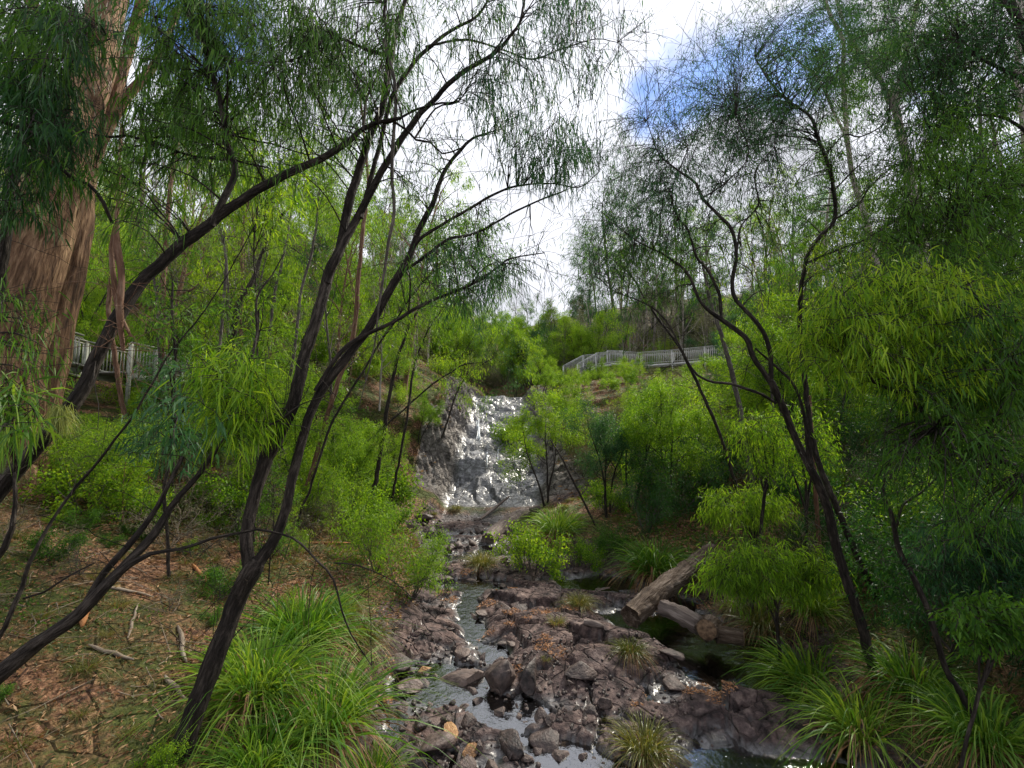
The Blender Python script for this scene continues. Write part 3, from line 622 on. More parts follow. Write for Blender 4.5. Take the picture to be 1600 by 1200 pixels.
# the picture looks past the planting here: (px0, px1, top, bottom, nearer than)
CLEAR = [(868, 955, 535, 573, 47), (955, 1020, 535, 562, 47), (1020, 1150, 535, 571, 47), (695, 812, 612, 645, 42), (700, 835, 640, 800, 40), (640, 700, 640, 790, 30), (75, 210, 515, 645, 17), (640, 1240, 800, 1200, 14), (790, 900, 320, 440, 90), (700, 790, 200, 455, 90)]
def project(x, y, z):
    c, s_ = math.cos(PITCH), math.sin(PITCH); yy = y*c+(z-CZ)*s_; zz = -y*s_+(z-CZ)*c
    return 800+FPX*x/yy, 600-FPX*zz/yy
def fit(proto, loc, s):
    h, rad = PH[proto]; x, y, z = loc
    for it in range(7):
        a, top = project(x, y, z+h*s); _, bot = project(x, y, z); wpx = rad*s*FPX/y*.8; bad = False
        for (x0, x1, y0, y1, far) in CLEAR:
            if y < far and a+wpx > x0 and a-wpx < x1 and top < y1 and bot > y0: bad = True
        if not bad: return s
        s *= .8
    return None
def plant(proto, loc, s, label, cat, group=None, rz=None, tilt=0, name='tree', parts=True):
    o = empty(name, loc, label, cat, group, s=s); o.rotation_euler = (rng.normal()*tilt, rng.normal()*tilt, rng.random()*6.3 if rz is None else rz)
    for nm, me, _ in PROTO[proto]: link(nm, me, o)
    return o
# ---- sedges and grass clumps
def make_sedge(name, mat, seed, n=420, h=.9, w_=.010, dead=.25, out=.75, drp=.75):
    r = np.random.default_rng(seed); lv = Leaves(); ld = Leaves()
    def blades(L_, m, hh, o_, dr):
        a = r.random(m)*6.283; rad = .10*np.sqrt(r.random(m)); base = np.stack([np.cos(a)*rad, np.sin(a)*rad, np.zeros(m)-.03], 1)
        a2 = a+r.normal(size=m)*.5; ou = o_*r.uniform(.15, 1.25, m); d = np.stack([np.cos(a2)*ou, np.sin(a2)*ou, np.ones(m)], 1)+r.normal(size=(m, 3))*.16
        L_.add(base, d, hh*r.uniform(.35, 1.2, m), w_*r.uniform(.5, 1.3, m), dr, seg=6)
    blades(lv, n, h, out, drp); blades(ld, int(n*dead), h*.75, out*1.5, 1.05)
    PROTO[name] = [('green_blades', lv.mesh(name, M[mat]), ''), ('dead_blades', ld.mesh(name+'_dead', M['leaf_dry']), '')]
make_sedge('sedge_big', 'sedge', 1, 620, 1.15, .010, .42, .8, .7)
make_sedge('sedge_big_b', 'sedge', 2, 520, 1.0, .010, .35, .95, .8)
make_sedge('sedge_olive', 'sedge_olive', 3, 620, .75, .007, .5, .75, .75)
make_sedge('sedge_olive_b', 'sedge_olive', 4, 520, .6, .007, .7, .9, .8)
make_sedge('sedge_small', 'sedge_olive', 5, 160, .4, .006, .5, .8, .7)
def sedge(proto, loc, s, label, group=None, name='sedge_clump'):
    o = empty(name, loc, label, 'sedge', group, rz=rng.random()*6.3, s=s)
    for nm, me, _ in PROTO[proto]: link(nm, me, o)
    return o
specs = [('euc_a', 'euc', 'leaf_mid', 'bark_pale', 11), ('euc_b', 'euc', 'leaf_teal', 'bark_grey', 12), ('euc_c', 'euc', 'leaf_bright', 'bark_red', 13),
 ('pep_a', 'pep', 'leaf_bright', 'bark_dark', 21), ('pep_b', 'pep', 'leaf_mid', 'bark_dark', 22), ('pep_c', 'pep', 'leaf_teal', 'bark_grey', 23), ('pep_d', 'pep', 'leaf_lime', 'bark_grey', 24),
 ('umb_a', 'umb', 'leaf_bright', 'bark_dark', 31), ('umb_b', 'umb', 'leaf_lime', 'bark_dark', 32), ('umb_c', 'umb', 'leaf_teal', 'bark_dark', 33),
 ('sap_a', 'sap', 'leaf_bright', 'bark_red', 41), ('sap_b', 'sap', 'leaf_lime', 'bark_grey', 42),
 ('bare_a', 'bare', 'leaf_grey', 'bark_grey', 51), ('bare_b', 'bare', 'leaf_grey', 'bark_pale', 52),
 ('bush_a', 'bush', 'leaf_bright', 'bark_grey', 61), ('bush_b', 'bush', 'leaf_lime', 'bark_grey', 62), ('bush_c', 'bush', 'leaf_mid', 'bark_grey', 63),
 ('wisp_a', 'wisp', 'leaf_dark', 'bark_grey', 71), ('wisp_b', 'wisp', 'leaf_bright', 'bark_grey', 72), ('wisp_c', 'wisp', 'leaf_grey', 'bark_grey', 73), ('wisp_d', 'wisp', 'leaf_lime', 'bark_grey', 74),
 ('dead_a', 'dead', 'leaf_grey', 'stick', 81), ('dead_b', 'dead', 'leaf_grey', 'bark_grey', 82), ('sap_c', 'sap', 'leaf_mid', 'bark_dark', 43)]
for a in specs: make_plant(*a)

def region(n, xr0, yr0, mind, ok=None, tries=60, seed=0):
    r = np.random.default_rng(seed); pts = []
    for k in range(n*tries):
        if len(pts) >= n: break
        x = r.uniform(*xr0); y = r.uniform(*yr0)
        if ok and not ok(x, y): continue
        if any((x-a)**2+(y-b)**2 < mind**2 for a, b in pts): continue
        pts.append((x, y))
    return pts
def forest(pts, protos, srange, label, group, cat='tree', name='tree', tilt=.06, sink=.1, seed=0):
    r = np.random.default_rng(seed+5)
    if not pts: return
    zz = height(np.array([a for a, b in pts]), np.array([b for a, b in pts]))
    for (x, y), z in zip(pts, zz):
        pr = protos[r.integers(len(protos))]; s = fit(pr, (x, y, z-sink), r.uniform(*srange))
        if s is None: continue
        plant(pr, (x, y, z-sink), s, label, cat, group, tilt=tilt, name=name)
bd = lambda x, y: float(bankd(np.array([x]), np.array([y]))[0])
def seen(x, y, top=0):   # keep only what the picture can show
    d = Vector((x, y)); return y > 2 and abs(x)/y < 1.30
# trees
forest(region(30, (-34, -5), (15, 30), 1.7, lambda x, y: seen(x, y) and bd(x, y) > 3.0, seed=1), ['pep_a', 'pep_b', 'sap_a', 'sap_b', 'pep_b', 'euc_c', 'bare_a'], (.65, 1.0), 'slender leafy tree on the left slope behind the front trunks', 'slender trees of the near left slope', seed=1)
forest(region(60, (-60, -5), (30, 62), 2.6, lambda x, y: seen(x, y) and bd(x, y) > 3, seed=2), ['euc_c', 'euc_a', 'pep_a', 'bare_b', 'sap_a', 'pep_c', 'bare_a', 'bare_b', 'euc_b'], (.8, 1.2), 'tree in the green wall of crowns on the far left hillside', 'trees of the far left hillside', seed=2)
forest(region(26, (8, 34), (16, 32), 2.2, lambda x, y: seen(x, y) and bd(x, y) > 6, seed=3), ['pep_a', 'pep_b', 'euc_a', 'pep_c', 'euc_b', 'pep_d'], (.8, 1.25), 'tree on the shaded right slope behind the black forked trunk', 'trees of the near right slope', seed=3)
forest(region(50, (6, 62), (48, 76), 2.6, lambda x, y: seen(x, y), seed=4), ['bare_a', 'bare_b', 'bare_a', 'euc_a', 'bare_b', 'pep_c'], (.7, 1.0), 'thin grey tree standing on the hill behind the white bridge', 'grey trees behind the white bridge', seed=4)
forest(region(22, (18, 50), (28, 46), 2.6, lambda x, y: seen(x, y), seed=14), ['euc_a', 'euc_b', 'pep_a', 'pep_d'], (.8, 1.15), 'tree on the right slope below the far end of the white bridge', 'trees below the white bridge', seed=14)
forest(region(44, (-24, 12), (46, 78), 2.3, lambda x, y: True, seed=5), ['pep_a', 'pep_c', 'euc_b', 'pep_d', 'sap_b', 'bare_a'], (.8, 1.2), 'small tree in the pale thicket above the head of the waterfall', 'trees above the head of the waterfall', seed=5)
forest(region(110, (5, 34), (47.5, 64), 1.15, lambda x, y: seen(x, y), seed=24), ['bare_a', 'bare_b', 'bare_a', 'bare_b', 'sap_b'], (.5, .8), 'thin grey sapling of the dense stand directly behind the white bridge', 'grey saplings behind the white bridge', 'sapling', 'sapling', seed=24)
forest(region(90, (3, 40), (47.5, 72), 1.5, lambda x, y: True, seed=25), ['wisp_c', 'wisp_c', 'wisp_b', 'bush_c', 'umb_c'], (1.2, 2.0), 'grey green shrub on the hillside behind the white bridge', 'shrubs behind the white bridge', 'bush', 'bush', .1, 0, 25)
forest(region(40, (-50, -9), (58, 95), 4, lambda x, y: seen(x, y), seed=26), ['euc_a', 'euc_b', 'pep_c', 'bare_a', 'euc_c'], (.9, 1.3), 'distant tree on the crest of the far left hillside', 'distant trees of the left crest', seed=26)
forest(region(34, (13, 58), (50, 78), 3.2, lambda x, y: seen(x, y), seed=27), ['euc_a', 'euc_b', 'euc_c', 'bare_b'], (1.0, 1.5), 'tall slim eucalypt rising behind the right part of the white bridge', 'tall eucalypts behind the white bridge', seed=27)
# shrubs
forest(region(80, (-22, -3.0), (11, 30), 1.0, lambda x, y: seen(x, y) and bd(x, y) > (.9 if y < 20 else 2.6), seed=6), ['bush_a', 'bush_b', 'wisp_b', 'wisp_d', 'bush_b', 'umb_b'], (.7, 1.3), 'bright green shrub of the left slope beside the creek and the rock wall', 'shrubs of the left slope', 'shrub', 'shrub', .1, 0, 6)
forest(region(70, (-45, -4), (30, 56), 1.7, lambda x, y: seen(x, y) and bd(x, y) > 1.8, seed=7), ['bush_a', 'wisp_b', 'umb_a', 'dead_a', 'wisp_c', 'dead_b', 'umb_b'], (1.3, 2.2), 'shrub filling the far left hillside under the trees', 'shrubs of the far left hillside', 'shrub', 'shrub', .1, 0, 7)
forest(region(60, (3, 24), (13, 30), 1.2, lambda x, y: seen(x, y) and bd(x, y) > 2.2, seed=8), ['bush_c', 'wisp_a', 'bush_a', 'wisp_b', 'umb_a', 'wisp_c'], (.9, 1.7), 'shrub of the shaded right slope behind the fallen log', 'shrubs of the right slope', 'shrub', 'shrub', .1, 0, 8)
forest(region(60, (1.5, 42), (28, 47), 1.8, lambda x, y: seen(x, y) and bd(x, y) > .9, seed=9), ['umb_a', 'umb_b', 'bush_a', 'wisp_b', 'umb_c', 'bush_b'], (.9, 1.5), 'yellow green shrub between the top of the fall and the white bridge', 'shrubs below the white bridge', 'shrub', 'shrub', .1, 0, 9)
forest(region(40, (5.0, 15), (5.2, 14), 1.1, lambda x, y: seen(x, y) and bd(x, y) > 1.6, seed=10), ['wisp_a', 'bush_c', 'wisp_a', 'wisp_b'], (.6, 1.0), 'dark wispy shrub of the near right bank around the thin trunks', 'shrubs of the near right bank', 'shrub', 'shrub', .1, 0, 10)
forest(region(14, (-13, -4.5), (6.5, 12), 1.3, lambda x, y: seen(x, y) and bd(x, y) > 2.2, seed=11), ['wisp_b', 'wisp_c', 'bush_c'], (.35, .6), 'small wispy shrub on the leaf strewn left bank', 'small shrubs of the left bank', 'shrub', 'shrub', .1, 0, 11)
forest(region(40, (-14, 10), (42, 62), 1.6, lambda x, y: True, seed=12), ['wisp_b', 'umb_a', 'wisp_c', 'bush_a'], (1.3, 2.0), 'shrub crowding the head of the waterfall', 'shrubs above the waterfall', 'shrub', 'shrub', .1, 0, 12)
forest(region(80, (3, 32), (33, 46), 1.2, lambda x, y: seen(x, y) and bd(x, y) > 1.2, seed=31), ['umb_a', 'umb_b', 'wisp_b', 'wisp_c', 'umb_c', 'bush_b', 'dead_a'], (.9, 1.5), 'low bush on the slope just in front of the white bridge', 'bushes in front of the white bridge', 'bush', 'bush', .1, 0, 31)
forest(region(80, (-19, -5), (8.5, 17), .75, lambda x, y: seen(x, y) and bd(x, y) > 2.4, seed=32), ['dead_a', 'wisp_b', 'wisp_b', 'dead_b', 'wisp_d', 'bush_a'], (.55, 1.15), 'straggly undergrowth bush on the left bank below the walkway', 'undergrowth of the left bank', 'bush', 'bush', .15, 0, 32)
forest(region(34, (4.8, 16), (6, 16), 1.1, lambda x, y: seen(x, y) and bd(x, y) > 1.4, seed=33), ['dead_a', 'dead_b', 'wisp_a', 'wisp_b'], (.9, 1.5), 'straggly grey brown bush on the right bank among the dark trunks', 'undergrowth of the right bank', 'bush', 'bush', .15, 0, 33)
forest(region(46, (-34, -6), (13, 34), 1.4, lambda x, y: seen(x, y) and bd(x, y) > 3, seed=34), ['sap_c', 'sap_a', 'bare_a', 'sap_c', 'bare_b'], (.6, 1.0), 'thin sapling standing among the trees of the left slope', 'saplings of the left slope', 'sapling', 'sapling', .1, 0, 34)
forest(region(36, (7, 34), (14, 34), 1.6, lambda x, y: seen(x, y) and bd(x, y) > 4, seed=35), ['sap_c', 'sap_a', 'bare_a', 'sap_c'], (.7, 1.1), 'thin sapling standing among the trees of the right slope', 'saplings of the right slope', 'sapling', 'sapling', .1, 0, 35)
for k, (x, y) in enumerate(region(90, (-9, -2.2), (2.6, 11), .42, lambda x, y: bd(x, y) > .9 and seen(x, y), seed=41)):
    if k % 3: sedge('sedge_small', (x, y, H1(x, y)), rng.uniform(.5, 1.1), 'short dry grass tuft on the leaf strewn left bank', 'grass tufts of the left bank', 'grass_tuft')
    else: plant(['wisp_b', 'bush_c', 'bush_a', 'dead_a'][(k//3) % 4], (x, y, H1(x, y)-.02), rng.uniform(.16, .36), 'ankle high green sprig sprouting from the leaf litter of the left bank', 'seedling', 'seedlings of the left bank', tilt=.2, name='seedling')
# single plants of the middle ground
def single(proto, px, py, hpx, label, cat, name, hnat, tilt=.03, rz=None, dy=0):
    q = G(px, py); q.y += dy; s = hpx*q.y/FPX/hnat; return plant(proto, (q.x, q.y, q.z-.05*s), s, label, cat, rz=rz, tilt=tilt, name=name)
single('bush_a', 834, 892, 84, 'rounded bright green leafy shrub right of the olive sedge in mid creek', 'shrub', 'shrub', 1.25)
single('bush_a', 915, 885, 48, 'smaller green leafy shrub right of the rounded one', 'shrub', 'shrub', 1.25)
single('bush_c', 960, 868, 50, 'low green shrub in front of the dark trunks beside the tall sedge', 'shrub', 'shrub', 1.25)
single('bush_b', 805, 700, 60, 'yellow green shrub hanging over the right edge of the fall', 'shrub', 'shrub', 1.25)
single('wisp_d', 640, 935, 110, 'lime green feathery shrub at the left edge of the creek', 'shrub', 'shrub', 1.9)
single('wisp_d', 590, 890, 120, 'lime green feathery shrub behind the creek edge, left of the boulders', 'shrub', 'shrub', 1.9)
single('bush_b', 590, 800, 90, 'bright shrub below the slim dark trunk on the left slope', 'shrub', 'shrub', 1.25)
single('bush_b', 545, 830, 80, 'bright green shrub at the left, above the tall sedges', 'shrub', 'shrub', 1.25)
single('umb_b', 655, 690, 75, 'small yellow green tree on top of the left rock wall', 'tree', 'small_tree', 4.2)
single('umb_a', 856, 790, 200, 'slim multi stemmed tree right of the waterfall with an airy green crown', 'tree', 'small_tree', 4.9, rz=3.6)
single('umb_c', 952, 806, 205, 'dark stemmed tree with a flat umbrella crown in front of the bright shrubs', 'tree', 'small_tree', 4.9, rz=1)
single('umb_a', 985, 800, 215, 'forked tree with a green crown just right of the umbrella crowned one', 'tree', 'small_tree', 4.9, rz=2)
single('umb_a', 1050, 790, 200, 'leafy tree right of the two dark stemmed ones, below the bridge', 'tree', 'small_tree', 4.9)
for x_, y_, top_, lab in ((10.6, 40.5, 552, 'lime crowned small tree hiding the bend of the white bridge'), (7.4, 41, 560, 'lower lime crowned small tree under the left end of the white bridge'), (16.5, 39, 556, 'leafy small tree hiding part of the right half of the white bridge')):
    z_ = H1(x_, y_); d_ = raydir(800, top_); pr_ = 'umb_b' if x_ < 12 else 'umb_a'; s_ = max(.4, (CZ+y_*d_.z/d_.y-z_)/PH[pr_][0]); plant(pr_, (x_, y_, z_-.05), s_, lab, 'tree', name='small_tree', tilt=.03)
forest(region(34, (-15, -4.2), (6.5, 14), 1.0, lambda x, y: seen(x, y) and bd(x, y) > 2.0, seed=44), ['sap_c', 'dead_b', 'sap_a', 'dead_a'], (.28, .5), 'knee to waist high thin stemmed sapling on the near left bank', 'small saplings of the near left bank', 'small sapling', 'small_sapling', .12, 0, 44)
single('umb_b', 900, 700, 110, 'glowing yellow green small tree behind the umbrella crowned tree', 'tree', 'small_tree', 4.4)
single('umb_b', 1075, 700, 130, 'glowing lime small tree under the right part of the bridge', 'tree', 'small_tree', 4.4)
single('wisp_a', 1060, 800, 120, 'dark grey green shrub right of the tree group', 'shrub', 'shrub', 1.9)
single('wisp_a', 1010, 830, 100, 'dark shrub behind the tall sedge right of the creek', 'shrub', 'shrub', 1.9)
# sedges
def sd(proto, px, py, wpx, label, nat=1.5, dy=0):
    q = G(px, py); q.y += dy; s = wpx*q.y/FPX/nat*(1.65 if proto.startswith('sedge_big') else 1.25); return sedge(proto, (q.x, q.y, H1(q.x, q.y)), s, label)
sd('sedge_olive', 1008, 1185, 175, 'shaggy olive sedge clump with straw blades at the bottom, right of the stones', 1.35)
sd('sedge_olive', 905, 948, 84, 'tidy fountain shaped olive sedge at the far edge of the rock platform', 1.35)
sd('sedge_olive', 752, 890, 95, 'olive sedge clump left of the rounded green shrub', 1.35)
sd('sedge_big', 872, 838, 120, 'spiky green sedge in front of the slim tree by the fall', 1.9)
sd('sedge_big', 1022, 900, 150, 'tall dark green sedge left of the big fallen log', 1.9)
sd('sedge_olive_b', 985, 1020, 110, 'flattened olive sedge growing on the rock platform by the dark pool', 1.35)
sd('sedge_small', 870, 975, 60, 'small straw coloured tuft on the rock platform', .9)
sd('sedge_small', 853, 1035, 36, 'tiny green tuft in a crack of the rock platform', .9)
sd('sedge_olive', 1105, 905, 100, 'olive sedge leaning over the upper end of the big fallen log', 1.35)
sd('sedge_olive', 1195, 985, 170, 'wide olive sedge behind the cut logs', 1.35)
sd('sedge_olive_b', 1150, 955, 110, 'straw coloured sedge just above the cut log pieces', 1.35)
sd('sedge_big_b', 1270, 1080, 230, 'large arching green sedge left of the black forked trunk', 1.9)
sd('sedge_big_b', 1345, 1150, 240, 'large arching sedge at the foot of the black forked trunk', 1.9)
sd('sedge_big_b', 1430, 1085, 230, 'arching green sedge right of the black forked trunk', 1.9)
sd('sedge_big_b', 1540, 1160, 260, 'dark arching sedge in the bottom right corner', 1.9)
sd('sedge_big', 400, 1090, 260, 'large bright sedge immediately right of the front leaning trunk', 1.9)
sd('sedge_big', 500, 1150, 280, 'largest bright green sedge at the bottom left of the creek', 1.9)
sd('sedge_big', 470, 1010, 220, 'bright green sedge standing behind the two front ones', 1.9)
sd('sedge_big', 400, 1215, 220, 'bright sedge cut by the bottom edge beside the front leaning trunk', 1.9)
sd('sedge_big_b', 580, 1230, 170, 'bright sedge nearest the water at the bottom edge', 1.9)
sd('sedge_olive', 560, 1010, 150, 'dull olive sedge between the bright sedges and the stream', 1.35)
sd('sedge_olive_b', 540, 960, 120, 'straw coloured sedge behind the bright sedges', 1.35)
sd('sedge_big', 1270, 960, 130, 'green sedge beneath the bright drooping shrub on the right', 1.9)
sd('sedge_olive_b', 712, 800, 45, 'small olive tuft at the foot of the waterfall', 1.35)
for k, (x, y) in enumerate(region(26, (4.5, 13), (4.2, 13), 1.0, lambda x, y: bd(x, y) > .7, seed=21)):
    sedge(['sedge_big_b', 'sedge_olive', 'sedge_olive_b'][k % 3], (x, y, H1(x, y)), rng.uniform(.6, 1.0), 'dark sedge clump on the shaded near right bank', 'sedges of the near right bank')
for k, (x, y) in enumerate(region(24, (-3.6, 3.5), (12, 20), .9, lambda x, y: .1 < bd(x, y) < 2.5, seed=22)):
    sedge(['sedge_olive', 'sedge_olive_b'][k % 2], (x, y, H1(x, y)), rng.uniform(.5, .9), 'sedge clump at the edge of the upper creek', 'sedges along the upper creek')

M['bark_shag'] = leaf_mat('bark_shag', (.03, .018, .012), (.14, .085, .052), (.38, .27, .18), trans=.05)
# ------------------------------------------------------------------ trees traced limb by limb
def P4(px, py, Yd, wpx): q = P(px, py, Yd); return (q.x, q.y, q.z, .27*wpx*Yd/FPX)
class Traced:
    def __init__(s, label, cat='tree', bark='bark_dark', name='tree', sides=10):
        s.limbs = []; s.parts = []; s.bark = bark; s.label = label; s.cat = cat; s.name = name; s.tw = Tubes(); s.lv = {}; s.sides = sides; s.pts = []
    def limb(s, part, pts, wob=.012, ground=False, step=.10):
        p = smooth_path([P4(*q) for q in pts], step)
        if ground:   # carry the foot down into the ground
            h = H1(p[0][0], p[0][1])
            if p[0][2] > h:
                d = unit(p[0][:3]-p[min(4, len(p)-1)][:3]); d[2] = min(d[2], -.35); d = unit(d); q = p[0].copy(); add = []
                for k in range(200):
                    q = q.copy(); q[:3] += d*.12; q[3] *= 1.004; add.append(q)
                    if q[2] < H1(q[0], q[1])-.15: break
                p = np.vstack([np.array(add[::-1]), p])
        if s.sides >= 18: p[:, 3] *= 1.1
        if 'heavy black limb' in s.label: p[:, 3] *= .82
        n = len(p); j = np.stack([fbm(np.arange(n)*.45+rng.random()*99, np.zeros(n)+k*7., 5, 3) for k in range(3)], 1)
        p[:, :3] += j*wob*(1+np.minimum(p[:, 3:4], .12)*8)
        e = p[-1]; d = unit(p[-1][:3]-p[-2][:3]); r1 = e[3]; p = np.vstack([p, np.append(e[:3]+d*r1*.6, r1*.75), np.append(e[:3]+d*r1*1.0, r1*.35)]); n = len(p)
        tb = Tubes(); tb.add(p[:, :3], np.maximum(p[:, 3], .003)*(1+.07*fbm(np.arange(n)*.8+rng.random()*50, np.zeros(n), 9, 2)), s.sides if p[0][3] > .03 else 6, lump=.05)
        s.parts.append((part, tb.mesh(part, M[s.bark]))); s.pts.append(p); return p
    def twig(s, a, b, r0, sag=.0, wob=.09):
        n = max(5, int(np.linalg.norm(b-a)/.12)); n = min(n, 14); t = np.linspace(0, 1, n)[:, None]
        Lg = np.linalg.norm(b-a); mid = a*(1-t)+b*t + np.array([0, 0, 1.0])*(np.sin(t*math.pi)*sag*Lg)
        jit = np.cumsum(rng.normal(size=(n, 3)), 0)*wob*Lg/n**.5*.35; jit = jit*(np.sin(t*math.pi)); mid = mid+jit
        s.tw.add(mid, np.linspace(r0, max(.0022, r0*.25), n), 4, cap=False); return mid
    def spray(s, px, py, Yd, rpx, n, mat, ll=.10, lw=.010, nl=34, hang=.8, dY=.5, seg=2, tw=4, squash=1.0, sag=.12, r0=.009, reach=.34):
        """n leafy twigs filling an ellipse of the crown, each grown from the nearest limb"""
        allp = np.vstack(s.pts)
        lv = s.lv.setdefault(mat, Leaves())
        if Yd < 12 and seg == 2: nl = int(nl*.34); lw *= 1.12; ll *= 1.1; n = int(n*1.45); tw += 1; reach *= 1.35; hang *= .82; n = int(n*(1.75 if mat == 'leaf_teal' else 1.2 if px > 900 or py < 320 else 1)); dY *= 1.3; rpx *= 1.08
        for k in range(n):
            a = rng.random()*6.283; rr = math.sqrt(rng.random()); y_ = Yd+rng.normal()*dY
            q = np.array(P(px+math.cos(a)*rr*rpx, py+math.sin(a)*rr*rpx*squash, y_))
            i = np.argmin(np.linalg.norm(allp[:, :3]-q, axis=1)); a0 = allp[i, :3]
            # the leafy twig, reached by a bare one
            m = s.twig(a0, q, min(r0*1.3, max(.004, allp[i, 3]*.6)), sag)
            o_ = unit(q-a0+rng.normal(size=3)*.3*np.linalg.norm(q-a0)+1e-6)
            for j in range(tw):
                st = m[-1-rng.integers(0, min(4, len(m)-1))]
                e = st + unit(o_*.7+rng.normal(size=3)*.6+np.array([0, 0, -.25*hang]))*reach*rng.uniform(.5, 1.2)*Yd/5.
                s.twig(st, e, .0035, .05)
                leaf_twig(rng, lv, st, e, nl, ll, lw, hang, .03*Yd/5, seg=seg, droop=.25)
    def bare(s, n, r, lmin, lmax, up=.2, idx=None):
        for k in range(n):
            p = s.pts[rng.integers(len(s.pts)) if idx is None else idx]; i = rng.integers(len(p)//3, len(p)); a0 = p[i, :3]
            d = unit(rng.normal(size=3)+np.array([0, 0, up])); Lg = rng.uniform(lmin, lmax); b = a0+d*Lg; m = s.twig(a0, b, r, .05, .16)
            for j in range(3):
                st = m[rng.integers(1, len(m))]; s.twig(st, st+unit(d+rng.normal(size=3)*.7)*Lg*.5, r*.5, .05, .16)
    def done(s, group=None):
        b = min(s.pts[0], key=lambda q: q[2]); root = empty(s.name, (b[0], b[1], H1(b[0], b[1])), s.label, s.cat, group)
        off = -root.location
        def lk(nm, me): o = link(nm, me, root); o.location = off; return o
        for nm, me in s.parts: lk(nm, me)
        if s.tw.n: lk('twigs', s.tw.mesh('twigs', M[s.bark if s.bark != 'bark_euc' else 'bark_dark']))
        for mt, lv in s.lv.items():
            nm = 'foliage' if mt != 'bark_shag' else 'loose_bark'; lk(nm, lv.mesh(nm, M[mt]))
        return root

# the front leaning tree: two long stems fanning over the creek
t = Traced('front tree, its black trunk leaning right from the bottom left and forking over the creek')
t.limb('trunk', [(272, 1200, 4.7, 64), (305, 1110, 4.8, 54), (345, 1010, 4.9, 50), (372, 935, 5.0, 50), (398, 885, 5.0, 52)], ground=True)
t.limb('branch', [(392, 890, 5.0, 36), (386, 835, 5.0, 32), (400, 770, 5.05, 34), (422, 704, 5.1, 40), (450, 650, 5.1, 34), (466, 602, 5.15, 36), (478, 550, 5.2, 34), (497, 495, 5.2, 32), (512, 430, 5.3, 30), (530, 391, 5.3, 28), (541, 340, 5.4, 26), (550, 304, 5.4, 25), (570, 233, 5.5, 23), (597, 169, 5.6, 20), (610, 95, 5.7, 17), (621, 40, 5.8, 14), (640, -20, 5.9, 11)])
t.limb('branch', [(400, 885, 5.0, 38), (432, 835, 5.05, 30), (452, 771, 5.1, 26), (472, 687, 5.2, 26), (499, 616, 5.3, 26), (540, 562, 5.4, 26), (560, 535, 5.5, 24), (590, 490, 5.6, 24), (611, 450, 5.7, 23), (640, 400, 5.8, 20), (658, 350, 5.9, 18), (675, 320, 5.9, 16), (692, 273, 6.0, 13), (719, 236, 6.1, 10), (739, 216, 6.1, 7), (775, 205, 6.2, 3)])
t.limb('branch', [(512, 440, 5.25, 22), (525, 405, 5.2, 22), (550, 355, 5.3, 22), (574, 310, 5.3, 21), (608, 250, 5.4, 20), (641, 196, 5.5, 18), (682, 152, 5.6, 15), (719, 115, 5.6, 14), (766, 88, 5.8, 12), (790, 65, 5.9, 10), (812, 35, 6.0, 9), (822, -15, 6.2, 7)])
t.limb('branch', [(565, 340, 5.3, 14), (590, 240, 5.5, 13), (614, 150, 5.6, 13), (650, 95, 5.7, 12), (700, 50, 5.8, 10), (745, 25, 5.9, 8), (770, -10, 6, 6)])
t.limb('branch', [(640, 400, 5.8, 12), (658, 371, 5.8, 10), (719, 334, 5.9, 8), (770, 305, 6.0, 7), (807, 290, 6.0, 6), (867, 287, 6.2, 4), (905, 292, 6.3, 4), (935, 270, 6.4, 3)])
t.limb('branch', [(620, 430, 5.8, 10), (665, 400, 5.9, 10), (700, 375, 5.9, 9), (746, 364, 6.0, 7), (817, 324, 6.1, 6), (884, 297, 6.2, 4)])
t.limb('branch', [(492, 610, 5.2, 12), (530, 552, 5.3, 14), (560, 530, 5.4, 13), (611, 505, 5.5, 12), (650, 482, 5.6, 11), (682, 467, 5.7, 10), (739, 444, 5.8, 9), (775, 420, 5.9, 7), (800, 403, 6.0, 5), (850, 395, 6.1, 3)])
t.limb('branch', [(597, 169, 5.6, 14), (606, 90, 5.6, 12), (601, 20, 5.6, 9), (607, -20, 5.6, 8)])
t.limb('branch', [(606, 88, 5.6, 12), (570, 75, 5.5, 9), (530, 60, 5.4, 8), (510, 60, 5.3, 7), (480, 85, 5.2, 6), (440, 98, 5.1, 4)])
t.limb('branch', [(665, 74, 5.7, 7), (720, 62, 5.8, 6), (780, 76, 6, 5), (830, 92, 6.2, 5), (880, 76, 6.3, 4), (930, 62, 6.4, 3), (965, 66, 6.5, 2)])
t.limb('branch', [(648, 215, 5.5, 6), (680, 170, 5.5, 5), (715, 160, 5.6, 4), (740, 120, 5.6, 3)])
